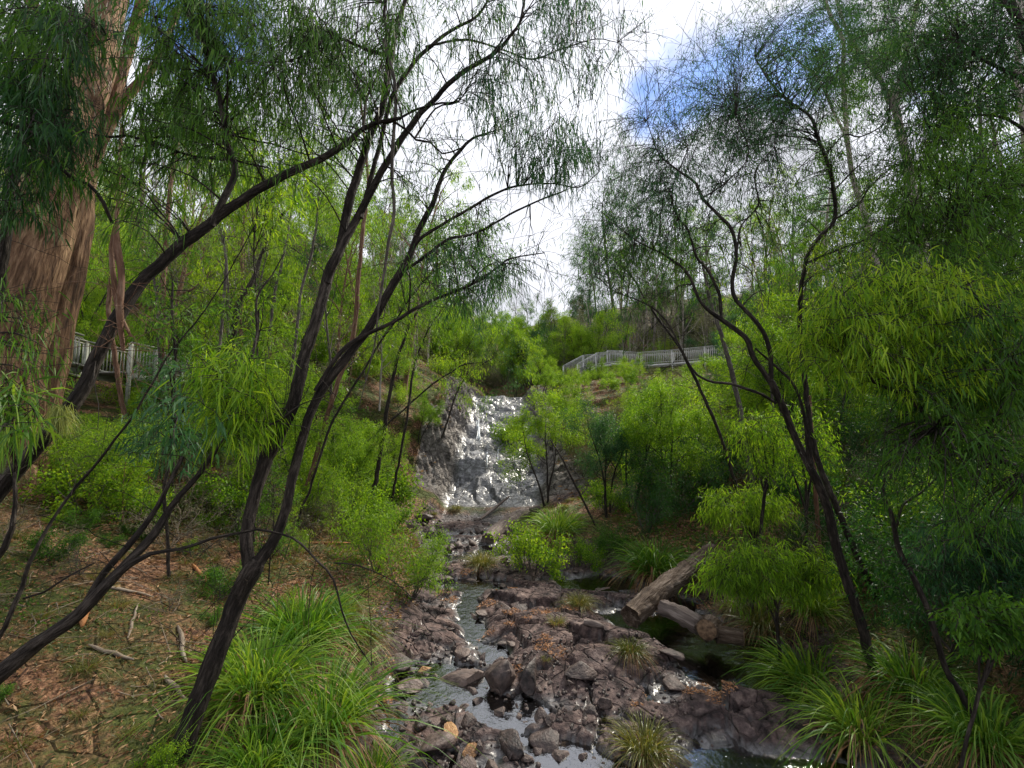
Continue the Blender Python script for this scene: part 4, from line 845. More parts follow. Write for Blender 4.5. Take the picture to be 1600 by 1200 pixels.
for a in ((840, 190, 5.5, 66, 10, 'leaf_teal', .14, .011, 26, .92, .4), (885, 240, 5.5, 40, 5, 'leaf_teal', .14, .011, 26, .95, .3), (790, 150, 5.6, 50, 8, 'leaf_teal', .13, .012, 22, .9, .3), (880, 110, 5.8, 60, 8, 'leaf_teal', .13, .011, 16, .9, .3),
          (845, 25, 5.9, 70, 12, 'leaf_teal', .13, .012, 30, .9, .3), (930, 30, 6.2, 50, 5, 'leaf_teal', .12, .010, 20, .9, .3), (700, 30, 5.8, 70, 12, 'leaf_mid', .12, .011, 26, .85, .4), (655, 250, 5.8, 60, 9, 'leaf_mid', .10, .010, 20, .8, .4),
          (700, 320, 6.2, 60, 7, 'leaf_mid', .09, .010, 16, .8, .4), (740, 420, 6.4, 60, 14, 'leaf_teal', .09, .010, 34, .75, .5), (660, 430, 6.2, 50, 8, 'leaf_mid', .09, .010, 26, .75, .5), (830, 420, 6.4, 35, 4, 'leaf_teal', .08, .009, 12, .75, .3),
          (855, 270, 5.4, 26, 3, 'leaf_teal', .14, .011, 26, .95, .2), (560, 110, 5.8, 100, 24, 'leaf_mid', .12, .012, 32, .8, .6), (480, 160, 5.8, 100, 24, 'leaf_mid', .12, .012, 32, .8, .6), (540, 30, 5.6, 90, 18, 'leaf_mid', .12, .012, 32, .8, .5), (1000, 100, 6.6, 60, 5, 'leaf_teal', .1, .009, 10, .8, .3)):
    t.spray(*a[:5], a[5], ll=a[6], lw=a[7], nl=a[8], hang=a[9], dY=a[10])
t.bare(60, .005, .4, 1.1)
t.done()

# the heavy limb sweeping in from the left edge
t = Traced('heavy black limb sweeping from the left edge across the upper left over the front tree')
t.limb('trunk', [(-20, 790, 4.2, 52), (30, 730, 4.25, 48), (75, 680, 4.3, 46), (118, 625, 4.35, 46), (150, 560, 4.4, 44), (180, 505, 4.4, 42), (222, 440, 4.5, 40), (275, 392, 4.6, 40), (330, 347, 4.7, 36), (400, 298, 4.8, 32), (450, 270, 4.9, 28), (500, 248, 5.0, 24), (540, 226, 5.1, 21), (568, 202, 5.2, 17), (600, 190, 5.2, 13), (625, 185, 5.2, 12)], ground=True)
t.limb('branch', [(330, 350, 4.7, 26), (348, 315, 4.7, 24), (368, 272, 4.8, 22), (362, 240, 4.8, 18), (350, 190, 4.85, 18), (340, 145, 4.9, 19), (331, 112, 4.9, 20), (318, 70, 5.0, 17), (300, 38, 5.0, 15), (285, -10, 5.1, 12)])
t.limb('branch', [(600, 192, 5.2, 10), (622, 187, 5.3, 9), (650, 172, 5.3, 8), (690, 160, 5.4, 7), (712, 159, 5.5, 6), (725, 130, 5.5, 3)])
t.limb('branch', [(615, 188, 5.2, 9), (636, 202, 5.3, 8), (650, 218, 5.3, 8), (672, 222, 5.4, 7), (692, 240, 5.4, 6), (720, 232, 5.5, 5), (745, 215, 5.6, 4), (775, 208, 5.7, 3)])
t.limb('branch', [(568, 205, 5.15, 11), (572, 160, 5.2, 9), (588, 120, 5.3, 7), (600, 90, 5.4, 5)])
t.limb('branch', [(150, 212, 5.6, 8), (210, 214, 5.5, 9), (250, 225, 5.4, 9), (300, 244, 5.3, 8), (362, 250, 5.0, 8), (420, 262, 5.0, 6)], .02)
t.limb('branch', [(215, 215, 5.5, 6), (290, 214, 5.6, 8), (350, 212, 5.5, 7), (410, 222, 5.4, 6), (480, 240, 5.4, 4)], .02)
t.limb('branch', [(334, 118, 4.9, 8), (300, 90, 5.0, 6), (262, 60, 5.2, 5), (240, 25, 5.3, 3)], .02)
t.limb('branch', [(350, 200, 4.9, 7), (395, 150, 5.1, 6), (430, 95, 5.2, 6), (455, 95, 5.2, 6), (490, 60, 5.3, 5), (540, 65, 5.4, 4)], .02)
for a in ((300, 90, 5.2, 110, 34, 'leaf_mid', .13, .013, 34, .8, .5), (420, 90, 5.6, 100, 30, 'leaf_mid', .12, .012, 34, .8, .6), (290, 190, 5.3, 80, 20, 'leaf_mid', .13, .013, 30, .85, .4), (400, 200, 5.6, 60, 14, 'leaf_mid', .12, .012, 26, .8, .5), (270, 10, 5.0, 60, 9, 'leaf_mid', .13, .013, 34, .85, .5), (470, 40, 5.7, 80, 18, 'leaf_mid', .12, .012, 32, .8, .5), (200, 290, 5, 60, 9, 'leaf_mid', .13, .013, 24, .85, .4), (380, 20, 5.3, 70, 14, 'leaf_mid', .12, .012, 32, .8, .5)):
    t.spray(*a[:5], a[5], ll=a[6], lw=a[7], nl=a[8], hang=a[9], dY=a[10])
t.bare(50, .005, .3, 1.0)
t.done()

# the lower left limbs
t = Traced('low black limb rising from the left edge across the bank to a drooping leaf tuft')
t.limb('trunk', [(-15, 1065, 3.9, 50), (40, 1020, 4.0, 42), (80, 990, 4.0, 36), (125, 958, 4.05, 34), (165, 915, 4.1, 28), (205, 872, 4.2, 24), (240, 835, 4.3, 22), (265, 795, 4.4, 17), (300, 755, 4.5, 15), (337, 706, 4.6, 13), (371, 656, 4.7, 10), (380, 600, 4.8, 9), (392, 562, 4.9, 8), (402, 525, 5.0, 7), (402, 467, 5.1, 6), (425, 430, 5.2, 4), (445, 395, 5.3, 3)], ground=True)
t.limb('branch', [(165, 915, 4.1, 17), (205, 880, 4.1, 17), (235, 865, 4.15, 13), (280, 858, 4.2, 10), (330, 842, 4.3, 9), (375, 833, 4.35, 8), (400, 828, 4.4, 8), (455, 840, 4.4, 6), (495, 875, 4.3, 6), (520, 905, 4.3, 6), (535, 950, 4.3, 5), (548, 990, 4.3, 4), (580, 1040, 4.3, 2)])
t.limb('branch', [(125, 958, 4.05, 18), (165, 895, 4.15, 18), (200, 855, 4.2, 17), (235, 810, 4.3, 14), (258, 770, 4.35, 12), (285, 715, 4.4, 10), (320, 680, 4.5, 9), (352, 698, 4.5, 0.5)][:6])
t.limb('branch', [(352, 700, 4.65, 9), (400, 672, 4.7, 7), (440, 655, 4.8, 6), (466, 634, 4.9, 4), (520, 615, 5.0, 2)])
t.limb('branch', [(520, 880, 4.3, 4), (560, 885, 4.4, 4), (600, 900, 4.5, 3), (640, 930, 4.6, 2), (680, 965, 4.7, 2)], .02)
for a in ((365, 590, 4.6, 42, 12, 'leaf_bright', .17, .013, 26, .65, .2), (385, 640, 4.6, 48, 15, 'leaf_bright', .17, .013, 26, .7, .2), (350, 560, 4.6, 30, 6, 'leaf_bright', .16, .013, 22, .6, .2), (330, 640, 4.5, 30, 4, 'leaf_bright', .16, .013, 18, .6, .2)):
    t.spray(*a[:5], a[5], ll=a[6], lw=a[7], nl=a[8], hang=a[9], dY=a[10], reach=.25)
t.bare(34, .004, .2, .8)
t.done()
t = Traced('thin dark sapling limb crossing the bank at the left edge above the low limb')
t.limb('trunk', [(-10, 1010, 4.4, 12), (8, 980, 4.4, 12), (20, 950, 4.4, 12), (36, 915, 4.5, 11), (45, 880, 4.5, 10), (60, 850, 4.6, 10), (90, 800, 4.7, 8), (120, 760, 4.8, 8), (170, 700, 4.9, 7), (215, 640, 5, 6), (260, 560, 5.1, 5), (330, 470, 5.3, 4), (400, 350, 5.5, 3)], ground=True)
t.limb('branch', [(38, 935, 4.5, 7), (70, 925, 4.5, 6), (110, 900, 4.6, 5), (150, 878, 4.7, 4)])
t.limb('branch', [(-20, 890, 4.1, 18), (8, 855, 4.1, 16), (20, 825, 4.1, 13), (25, 790, 4.1, 10), (22, 740, 4.1, 8)])
t.limb('branch', [(-10, 185, 4.2, 12), (30, 200, 4.3, 12), (75, 222, 4.3, 11), (92, 260, 4.4, 11), (112, 278, 4.4, 10), (138, 288, 4.5, 10), (160, 315, 4.5, 10), (173, 345, 4.6, 9)])
for a in ((18, 640, 3.6, 40, 7, 'sedge', .22, .015, 16, .6, .15),):
    t.spray(*a[:5], a[5], ll=a[6], lw=a[7], nl=a[8], hang=a[9], dY=a[10], reach=.22)
t.bare(20, .003, .2, .6)
t.done()

# the big old eucalypts at the left
t = Traced('huge old eucalypt at the left edge with shaggy orange brown bark', bark='bark_euc', sides=22)
t.limb('trunk', [(-8, 640, 8.5, 200), (8, 540, 8.5, 180), (36, 440, 8.6, 160), (62, 350, 8.7, 140), (92, 270, 8.8, 122), (116, 200, 9.0, 105), (140, 120, 9.2, 92), (158, 50, 9.4, 84), (178, -20, 9.6, 78), (210, -160, 10.2, 65)], ground=True, wob=.03, step=.4)
t.limb('branch', [(142, 150, 9.2, 34), (115, 90, 9.0, 34), (90, 50, 8.9, 30), (50, 5, 8.8, 26), (20, -40, 8.7, 22)], step=.3)
t.limb('branch', [(150, 245, 9.2, 20), (175, 185, 9.3, 28), (200, 150, 9.4, 26), (235, 112, 9.6, 20), (262, 60, 9.8, 14), (280, 10, 10, 10)], step=.3)
for a in ((60, 130, 4.6, 90, 1, 'leaf_dark', .14, .014, 34, .8, .4),):
    pass
for a in ((120, 20, 8.6, 70, 14, 'leaf_dark', .13, .016, 40, .8, .5), (30, 30, 8.4, 60, 14, 'leaf_dark', .13, .016, 40, .8, .5)):
    t.spray(*a[:5], a[5], ll=a[6], lw=a[7], nl=a[8], hang=a[9], dY=a[10])
# loose shaggy bark
pt = t.pts[0]; SH = Leaves(); m_ = 5200; i = rng.integers(1, len(pt)-3, m_); u = rng.random(m_)[:, None]; c = pt[i]*(1-u)+pt[i+1]*u; ax = pt[i+1][:, :3]-pt[i][:, :3]; ax /= np.linalg.norm(ax, axis=1)[:, None]
n_ = rng.normal(size=(m_, 3)); n_ -= (n_*ax).sum(1)[:, None]*ax; n_ /= np.linalg.norm(n_, axis=1)[:, None]
SH.add(c[:, :3]+n_*c[:, 3:4]*.99, -ax+n_*rng.uniform(.0, .16, m_)[:, None]+rng.normal(size=(m_, 3))*.08, rng.uniform(.05, .28, m_), rng.uniform(.010, .028, m_), .02, seg=2)
t.lv['bark_shag'] = SH
t.done()
t = Traced('second big eucalypt with grey brown bark just right of the huge one', bark='bark_euc', sides=18)
t.limb('trunk', [(62, 620, 9.0, 90), (80, 560, 9.0, 80), (94, 480, 9.1, 72), (110, 420, 9.2, 66), (124, 350, 9.3, 60), (135, 300, 9.4, 40), (150, 230, 9.6, 38), (175, 150, 9.8, 34), (205, 60, 10.1, 28), (230, -30, 10.4, 24)], ground=True, wob=.02, step=.35)
t.done()
t = Traced('dark leafy tree overhanging the top left corner')
t.limb('trunk', [(-60, 640, 5.2, 36), (-20, 520, 5.2, 32), (0, 430, 5.2, 28), (15, 330, 5.2, 26), (25, 250, 5.2, 22), (52, 180, 5.2, 16), (58, 120, 5.2, 13), (40, 40, 5.2, 10), (60, -20, 5.2, 8)], ground=True)
t.limb('branch', [(10, 260, 5.2, 12), (45, 248, 5.1, 10), (57, 215, 5.0, 9), (54, 150, 5, 7)])
t.limb('branch', [(25, 250, 5.2, 10), (70, 150, 5.0, 8), (120, 90, 4.9, 6), (170, 60, 4.8, 4)])
for a in ((40, 160, 4.7, 62, 24, 'leaf_dark', .14, .014, 34, .8, .4), (85, 200, 4.7, 40, 9, 'leaf_dark', .14, .014, 34, .8, .4), (40, 60, 4.6, 70, 18, 'leaf_mid', .14, .014, 34, .8, .4), (110, 50, 4.6, 36, 5, 'leaf_dark', .14, .014, 30, .8, .4), (90, 290, 4.8, 40, 6, 'leaf_mid', .14, .014, 26, .85, .3), (20, 290, 4.8, 45, 12, 'leaf_dark', .14, .014, 26, .85, .3), (20, 480, 5, 30, 5, 'leaf_mid', .13, .013, 14, .8, .3), (40, 560, 5, 50, 7, 'leaf_mid', .13, .013, 16, .8, .3)):
    t.spray(*a[:5], a[5], ll=a[6], lw=a[7], nl=a[8], hang=a[9], dY=a[10])
t.bare(30, .004, .3, .9)
t.done()

# hanging snag left, hanging dead stem centre
t = Traced('broken snag with peeling reddish bark caught upright on the heavy limb', 'snag', 'bark_red', 'broken_snag')
t.limb('stem', [(182, 346, 4.25, 5), (182, 365, 4.25, 16), (186, 400, 4.25, 19), (190, 440, 4.25, 16), (186, 490, 4.25, 18), (192, 545, 4.3, 10)])
t.limb('stem', [(178, 352, 4.3, 4), (173, 390, 4.3, 12), (178, 440, 4.3, 14), (184, 480, 4.3, 14), (204, 525, 4.3, 7)])
t.bare(26, .003, .15, .5, 0, 0)
t.done()
t = Traced('bare dead stem hanging straight down from the fork of the front tree', 'dead stem', 'bark_grey', 'hanging_dead_stem')
t.limb('stem', [(600, 62, 5.2, 12), (608, 90, 5.2, 12), (613, 110, 5.2, 11), (618, 145, 5.2, 11), (616, 200, 5.25, 11), (612, 270, 5.3, 10), (616, 330, 5.3, 10), (606, 380, 5.35, 9), (600, 430, 5.4, 8), (592, 480, 5.4, 6), (585, 540, 5.5, 4), (560, 640, 5.6, 2)], .01)
t.done()

# right: black forked tree
t = Traced('black forked tree on the right bank, crooked limbs reaching left over the creek')
t.limb('trunk', [(1368, 1060, 6.9, 28), (1358, 1020, 6.9, 26), (1337, 945, 6.9, 24), (1313, 874, 7.0, 24), (1296, 810, 7.0, 24), (1286, 775, 7.0, 23), (1269, 737, 7.0, 21), (1245, 690, 7.1, 20), (1225, 640, 7.1, 19), (1205, 598, 7.1, 18)], ground=True)
t.limb('branch', [(1207, 600, 7.1, 15), (1178, 559, 7.2, 15), (1165, 528, 7.2, 15), (1127, 498, 7.3, 13), (1110, 488, 7.3, 11), (1094, 471, 7.4, 9), (1073, 427, 7.5, 8), (1040, 400, 7.6, 6), (1000, 380, 7.7, 4), (960, 350, 7.8, 3)])
t.limb('branch', [(1205, 600, 7.1, 13), (1205, 559, 7.1, 13), (1196, 525, 7.1, 12), (1178, 498, 7.1, 12), (1150, 470, 7.2, 11), (1144, 440, 7.2, 11), (1151, 398, 7.2, 10), (1144, 358, 7.3, 10), (1121, 334, 7.3, 9), (1097, 310, 7.4, 9), (1087, 287, 7.4, 8), (1060, 267, 7.5, 6), (1030, 240, 7.6, 4), (1010, 190, 7.7, 2)])
t.limb('branch', [(1127, 498, 7.3, 9), (1124, 461, 7.3, 9), (1104, 420, 7.4, 8), (1088, 400, 7.5, 7), (1075, 360, 7.5, 6), (1060, 340, 7.6, 5), (1050, 300, 7.7, 4), (1075, 230, 7.8, 2)])
t.limb('branch', [(1151, 398, 7.2, 6), (1160, 350, 7.3, 5), (1185, 320, 7.3, 5), (1180, 270, 7.4, 4), (1210, 230, 7.5, 3)])
t.limb('branch', [(1097, 310, 7.4, 5), (1140, 280, 7.5, 4), (1170, 240, 7.6, 3), (1150, 180, 7.7, 2)])
t.limb('branch', [(1212, 630, 7.1, 8), (1180, 612, 7.1, 8), (1140, 600, 7.2, 8), (1105, 594, 7.2, 7), (1080, 575, 7.3, 6), (1040, 500, 7.5, 5), (1000, 470, 7.6, 4), (960, 455, 7.8, 3), (930, 430, 8, 2)])
t.limb('branch', [(1269, 737, 7.0, 15), (1262, 690, 7.0, 14), (1254, 640, 7.0, 9), (1240, 600, 7.1, 8), (1215, 575, 7.2, 7), (1180, 545, 7.2, 5)])
for a in ((1010, 330, 8.2, 70, 26, 'leaf_teal', .09, .012, 32, .6, .6), (1100, 250, 8.2, 80, 26, 'leaf_teal', .09, .012, 32, .6, .6), (950, 400, 8.4, 60, 16, 'leaf_teal', .09, .011, 26, .65, .5), (1010, 430, 8.2, 60, 18, 'leaf_mid', .09, .012, 30, .55, .5), (1180, 330, 8, 80, 22, 'leaf_mid', .09, .012, 30, .6, .5),
          (1160, 180, 8.2, 60, 18, 'leaf_teal', .09, .012, 34, .6, .5), (980, 250, 8.2, 60, 14, 'leaf_teal', .09, .011, 22, .7, .5), (1060, 160, 8.4, 60, 12, 'leaf_teal', .09, .011, 22, .7, .5), (1130, 90, 8.5, 60, 12, 'leaf_teal', .09, .011, 26, .65, .5), (1100, 400, 8.2, 60, 12, 'leaf_mid', .09, .012, 26, .55, .5), (1170, 440, 8.4, 50, 8, 'leaf_bright', .07, .014, 26, .4, .5)):
    t.spray(*a[:5], a[5], ll=a[6], lw=a[7], nl=a[8], hang=a[9], dY=a[10])
t.bare(70, .006, .4, 1.3)
t.done()
t = Traced('crooked dark tree right of the forked one, its stem zigzagging upward')
t.limb('trunk', [(1310, 800, 8.6, 16), (1285, 740, 8.6, 16), (1268, 680, 8.7, 15), (1258, 600, 8.8, 14), (1250, 511, 8.8, 13), (1252, 454, 8.8, 12), (1262, 400, 8.9, 11), (1279, 371, 8.9, 11), (1303, 344, 9, 11), (1301, 287, 9, 11), (1289, 243, 9, 10), (1276, 209, 9.1, 9), (1266, 182, 9.2, 8), (1235, 160, 9.3, 7), (1205, 130, 9.4, 6), (1180, 90, 9.5, 4)], ground=True)
t.limb('branch', [(1262, 410, 8.9, 8), (1310, 390, 8.9, 7), (1350, 375, 8.9, 6), (1400, 345, 9, 6), (1440, 330, 9, 5), (1475, 335, 9.1, 4), (1485, 310, 9.1, 3)])
t.limb('branch', [(1303, 344, 9, 6), (1340, 320, 9, 5), (1362, 290, 9, 4), (1400, 260, 9.2, 4), (1460, 250, 9.3, 3)])
t.limb('branch', [(1289, 243, 9, 5), (1320, 210, 9.1, 4), (1345, 214, 9.1, 4), (1390, 190, 9.2, 3)])
t.limb('branch', [(1301, 300, 9, 5), (1340, 260, 9, 4), (1365, 240, 9, 3)])
for a in ((1240, 100, 9.4, 90, 26, 'leaf_teal', .09, .013, 36, .5, .6), (1330, 60, 9.6, 90, 26, 'leaf_teal', .09, .013, 36, .5, .6), (1190, 200, 9.2, 50, 20, 'leaf_teal', .09, .013, 40, .5, .4), (1330, 180, 9.4, 90, 22, 'leaf_mid', .09, .013, 34, .5, .6), (1400, 290, 9.4, 80, 22, 'leaf_mid', .09, .013, 34, .5, .6), (1290, 320, 9.4, 80, 18, 'leaf_mid', .09, .013, 34, .5, .6), (1340, 430, 9.4, 80, 18, 'leaf_bright', .09, .014, 34, .5, .6)):
    t.spray(*a[:5], a[5], ll=a[6], lw=a[7], nl=a[8], hang=a[9], dY=a[10])
t.bare(40, .006, .4, 1.2)
t.done()
# thin trunk far right + branch from right edge with drooping leaves
t = Traced('thin dark trunk on the near right bank between the forked tree and the picture edge')
t.limb('trunk', [(1545, 1190, 5.6, 20), (1510, 1100, 5.7, 18), (1478, 1043, 5.8, 15), (1465, 1002, 5.8, 14), (1445, 942, 5.9, 14), (1424, 898, 6.0, 14), (1401, 847, 6.1, 13), (1391, 800, 6.2, 11), (1378, 770, 6.2, 8), (1390, 720, 6.3, 6), (1400, 690, 6.3, 4)], ground=True)
t.limb('branch', [(1400, 830, 6.1, 6), (1410, 790, 6.1, 7), (1440, 770, 6.1, 6), (1465, 745, 6.2, 4), (1490, 720, 6.2, 3)])
t.bare(24, .004, .3, .9)
t.done()
t = Traced('long dark branch reaching in from the right edge under a curtain of drooping green leaves')
t.limb('trunk', [(1700, 760, 4.8, 30), (1640, 752, 4.9, 24), (1600, 737, 4.9, 18), (1566, 720, 5.0, 15), (1532, 694, 5.0, 14), (1499, 677, 5.1, 14), (1465, 667, 5.1, 13), (1438, 640, 5.2, 12), (1411, 616, 5.2, 11), (1390, 607, 5.3, 9), (1364, 596, 5.3, 8), (1352, 575, 5.4, 6), (1350, 552, 5.4, 5), (1360, 500, 5.5, 3)], ground=True)
t.limb('branch', [(1411, 616, 5.2, 7), (1380, 580, 5.3, 5), (1330, 560, 5.3, 4), (1290, 540, 5.4, 3)])
t.limb('branch', [(1532, 694, 5.0, 8), (1560, 640, 5.0, 7), (1590, 610, 5.0, 6), (1630, 580, 5, 5)])
t.limb('branch', [(1630, 620, 5.0, 16), (1580, 560, 5.0, 10), (1530, 470, 5.1, 8), (1500, 450, 5.2, 6), (1450, 470, 5.2, 4), (1400, 470, 5.3, 3)])
for a in ((1310, 530, 5.3, 60, 26, 'leaf_bright', .11, .013, 30, .75, .3), (1390, 500, 5.3, 80, 34, 'leaf_bright', .12, .013, 30, .75, .35), (1480, 500, 5.3, 80, 36, 'leaf_bright', .12, .013, 32, .75, .35), (1560, 540, 5.1, 70, 34, 'leaf_mid', .12, .013, 32, .75, .4), (1330, 480, 5.5, 40, 10, 'leaf_bright', .12, .013, 26, .75, .3), (1540, 640, 5.1, 60, 22, 'leaf_mid', .11, .013, 30, .75, .4), (1450, 640, 5.2, 50, 12, 'leaf_mid', .11, .013, 24, .75, .3), (1400, 720, 5.4, 60, 14, 'leaf_mid', .10, .012, 24, .6, .4), (1530, 760, 5.1, 80, 26, 'leaf_mid', .10, .012, 30, .6, .4), (1430, 560, 5.4, 80, 22, 'leaf_bright', .12, .013, 30, .75, .35)):
    t.spray(*a[:5], a[5], ll=a[6], lw=a[7], nl=a[8], hang=a[9], dY=a[10], reach=.26)
t.done()
t = Traced('dark leafy tree filling the upper right corner')
t.limb('trunk', [(1750, 700, 6.0, 36), (1700, 500, 6.2, 32), (1660, 350, 6.4, 28), (1640, 200, 6.6, 24), (1600, 60, 6.8, 20), (1570, -40, 7, 14)], ground=True)
t.limb('branch', [(1650, 125, 6.4, 16), (1600, 122, 6.5, 14), (1560, 105, 6.6, 10), (1530, 90, 6.7, 7), (1500, 60, 6.8, 4)])
t.limb('branch', [(1660, 360, 6.4, 14), (1600, 290, 6.5, 8), (1540, 310, 6.6, 7), (1480, 350, 6.7, 5), (1430, 380, 6.8, 3)])
t.limb('branch', [(1650, 20, 6.5, 18), (1595, 32, 6.5, 14), (1570, 5, 6.6, 10), (1550, -30, 6.6, 8)])
t.limb('branch', [(1640, 240, 6.5, 10), (1580, 190, 6.6, 8), (1520, 180, 6.7, 6), (1450, 200, 6.8, 4)])
for a in ((1540, 240, 6.6, 90, 30, 'leaf_mid', .11, .014, 36, .6, .5), (1470, 320, 6.8, 90, 34, 'leaf_mid', .11, .014, 36, .6, .5), (1560, 380, 6.5, 80, 36, 'leaf_mid', .11, .014, 36, .65, .5), (1530, 120, 6.8, 70, 26, 'leaf_dark', .11, .014, 34, .55, .5), (1480, 40, 7, 80, 26, 'leaf_dark', .11, .014, 34, .55, .5), (1580, 40, 6.8, 60, 16, 'leaf_dark', .11, .014, 34, .55, .5), (1440, 160, 7, 70, 22, 'leaf_dark', .11, .013, 34, .55, .5), (1400, 60, 7.2, 70, 18, 'leaf_dark', .11, .013, 34, .55, .5), (1400, 400, 7, 60, 16, 'leaf_mid', .11, .013, 34, .6, .5)):
    t.spray(*a[:5], a[5], ll=a[6], lw=a[7], nl=a[8], hang=a[9], dY=a[10])
t.bare(30, .006, .4, 1.2)
t.done()
# tall pale eucalypts at the right
t = Traced('tall pale trunked eucalypt forking high in the upper right', bark='bark_pale', sides=14)
t.limb('trunk', [(1475, 640, 17, 30), (1458, 500, 17, 28), (1446, 400, 17, 26), (1431, 321, 17.3, 24), (1414, 236, 17.6, 21), (1398, 160, 18, 20), (1412, 110, 18.3, 15), (1420, 60, 18.6, 14), (1434, 0, 19, 13), (1440, -60, 19.4, 11)], ground=True, wob=.03, step=.3)
t.limb('branch', [(1396, 170, 18, 14), (1376, 125, 18.2, 12), (1345, 85, 18.4, 10), (1320, 40, 18.7, 9), (1300, -20, 19, 7)], step=.3)
for a in ((1370, 120, 18, 90, 26, 'leaf_mid', .15, .035, 44, .5, 1.2), (1440, 100, 18, 80, 24, 'leaf_mid', .15, .035, 44, .5, 1.2), (1330, 20, 18, 90, 20, 'leaf_teal', .15, .035, 44, .5, 1.2), (1450, 10, 18, 80, 18, 'leaf_mid', .15, .035, 44, .5, 1.2), (1460, 220, 18, 60, 12, 'leaf_mid', .15, .035, 40, .5, 1.)):
    t.spray(*a[:5], a[5], ll=a[6], lw=a[7], nl=a[8], hang=a[9], dY=a[10], reach=.2)
t.done()
t = Traced('slim grey eucalypt left of the tall pale one, bending left near its top', bark='bark_pale', sides=12)
t.limb('trunk', [(1400, 520, 17, 16), (1375, 430, 17, 16), (1352, 340, 17, 15), (1335, 280, 17.3, 14), (1322, 210, 17.5, 13), (1318, 130, 17.8, 12), (1316, 60, 18, 11), (1296, 20, 18.2, 10), (1282, -30, 18.4, 8)], ground=True, wob=.03, step=.3)
t.limb('branch', [(1322, 215, 17.5, 8), (1300, 170, 17.6, 7), (1280, 125, 17.8, 5), (1240, 90, 18, 4)], step=.3)
for a in ((1290, 60, 18, 80, 18, 'leaf_teal', .15, .033, 40, .5, 1.), (1230, 110, 18, 60, 12, 'leaf_teal', .15, .033, 36, .5, 1.), (1300, 180, 17.6, 60, 10, 'leaf_mid', .15, .033, 36, .5, 1.)):
    t.spray(*a[:5], a[5], ll=a[6], lw=a[7], nl=a[8], hang=a[9], dY=a[10], reach=.2)
t.done()
t = Traced('pale trunk cut by the right edge at the very top', bark='bark_pale', sides=12)
t.limb('trunk', [(1610, 330, 14, 20), (1600, 200, 14, 18), (1592, 110, 14.2, 17), (1594, 0, 14.5, 16), (1596, -50, 14.8, 15)], ground=True, wob=.02, step=.3); t.done()
# slim trunks in the middle of the right bank
for k, (pts, lab) in enumerate((
  ([(1163, 680, 14, 15), (1150, 610, 14, 14), (1132, 540, 14.2, 12), (1110, 470, 14.4, 9), (1095, 400, 14.6, 6)], 'grey trunk standing behind the limbs of the black forked tree'),
  ([(1150, 760, 11, 9), (1125, 680, 11, 9), (1095, 610, 11.1, 9), (1060, 540, 11.2, 8), (1030, 500, 11.3, 7), (1010, 470, 11.4, 6), (985, 430, 11.6, 5), (950, 400, 11.8, 3)], 'thin dark trunk bending left in front of the bridge'),
  ([(1280, 850, 9.5, 12), (1275, 780, 9.5, 12), (1270, 690, 9.6, 10), (1265, 620, 9.7, 8)], 'reddish stem right behind the foot of the black forked tree'),
  ([(925, 810, 15.5, 6), (900, 760, 15.6, 6), (880, 720, 15.7, 5), (860, 688, 15.8, 3)], 'bare dead pole leaning left between the slim tree and the umbrella crowned tree'))):
    t = Traced(lab, bark=['bark_grey', 'bark_dark', 'bark_red', 'bark_dark'][k]); t.limb('trunk', pts, ground=True)
    if k < 2:
        t.bare(24, .008, .5, 1.6)
        t.spray(pts[-1][0], pts[-1][1], pts[-1][2], 60, 12, 'leaf_mid', ll=.1, lw=.015, nl=34, hang=.5)
    t.done()
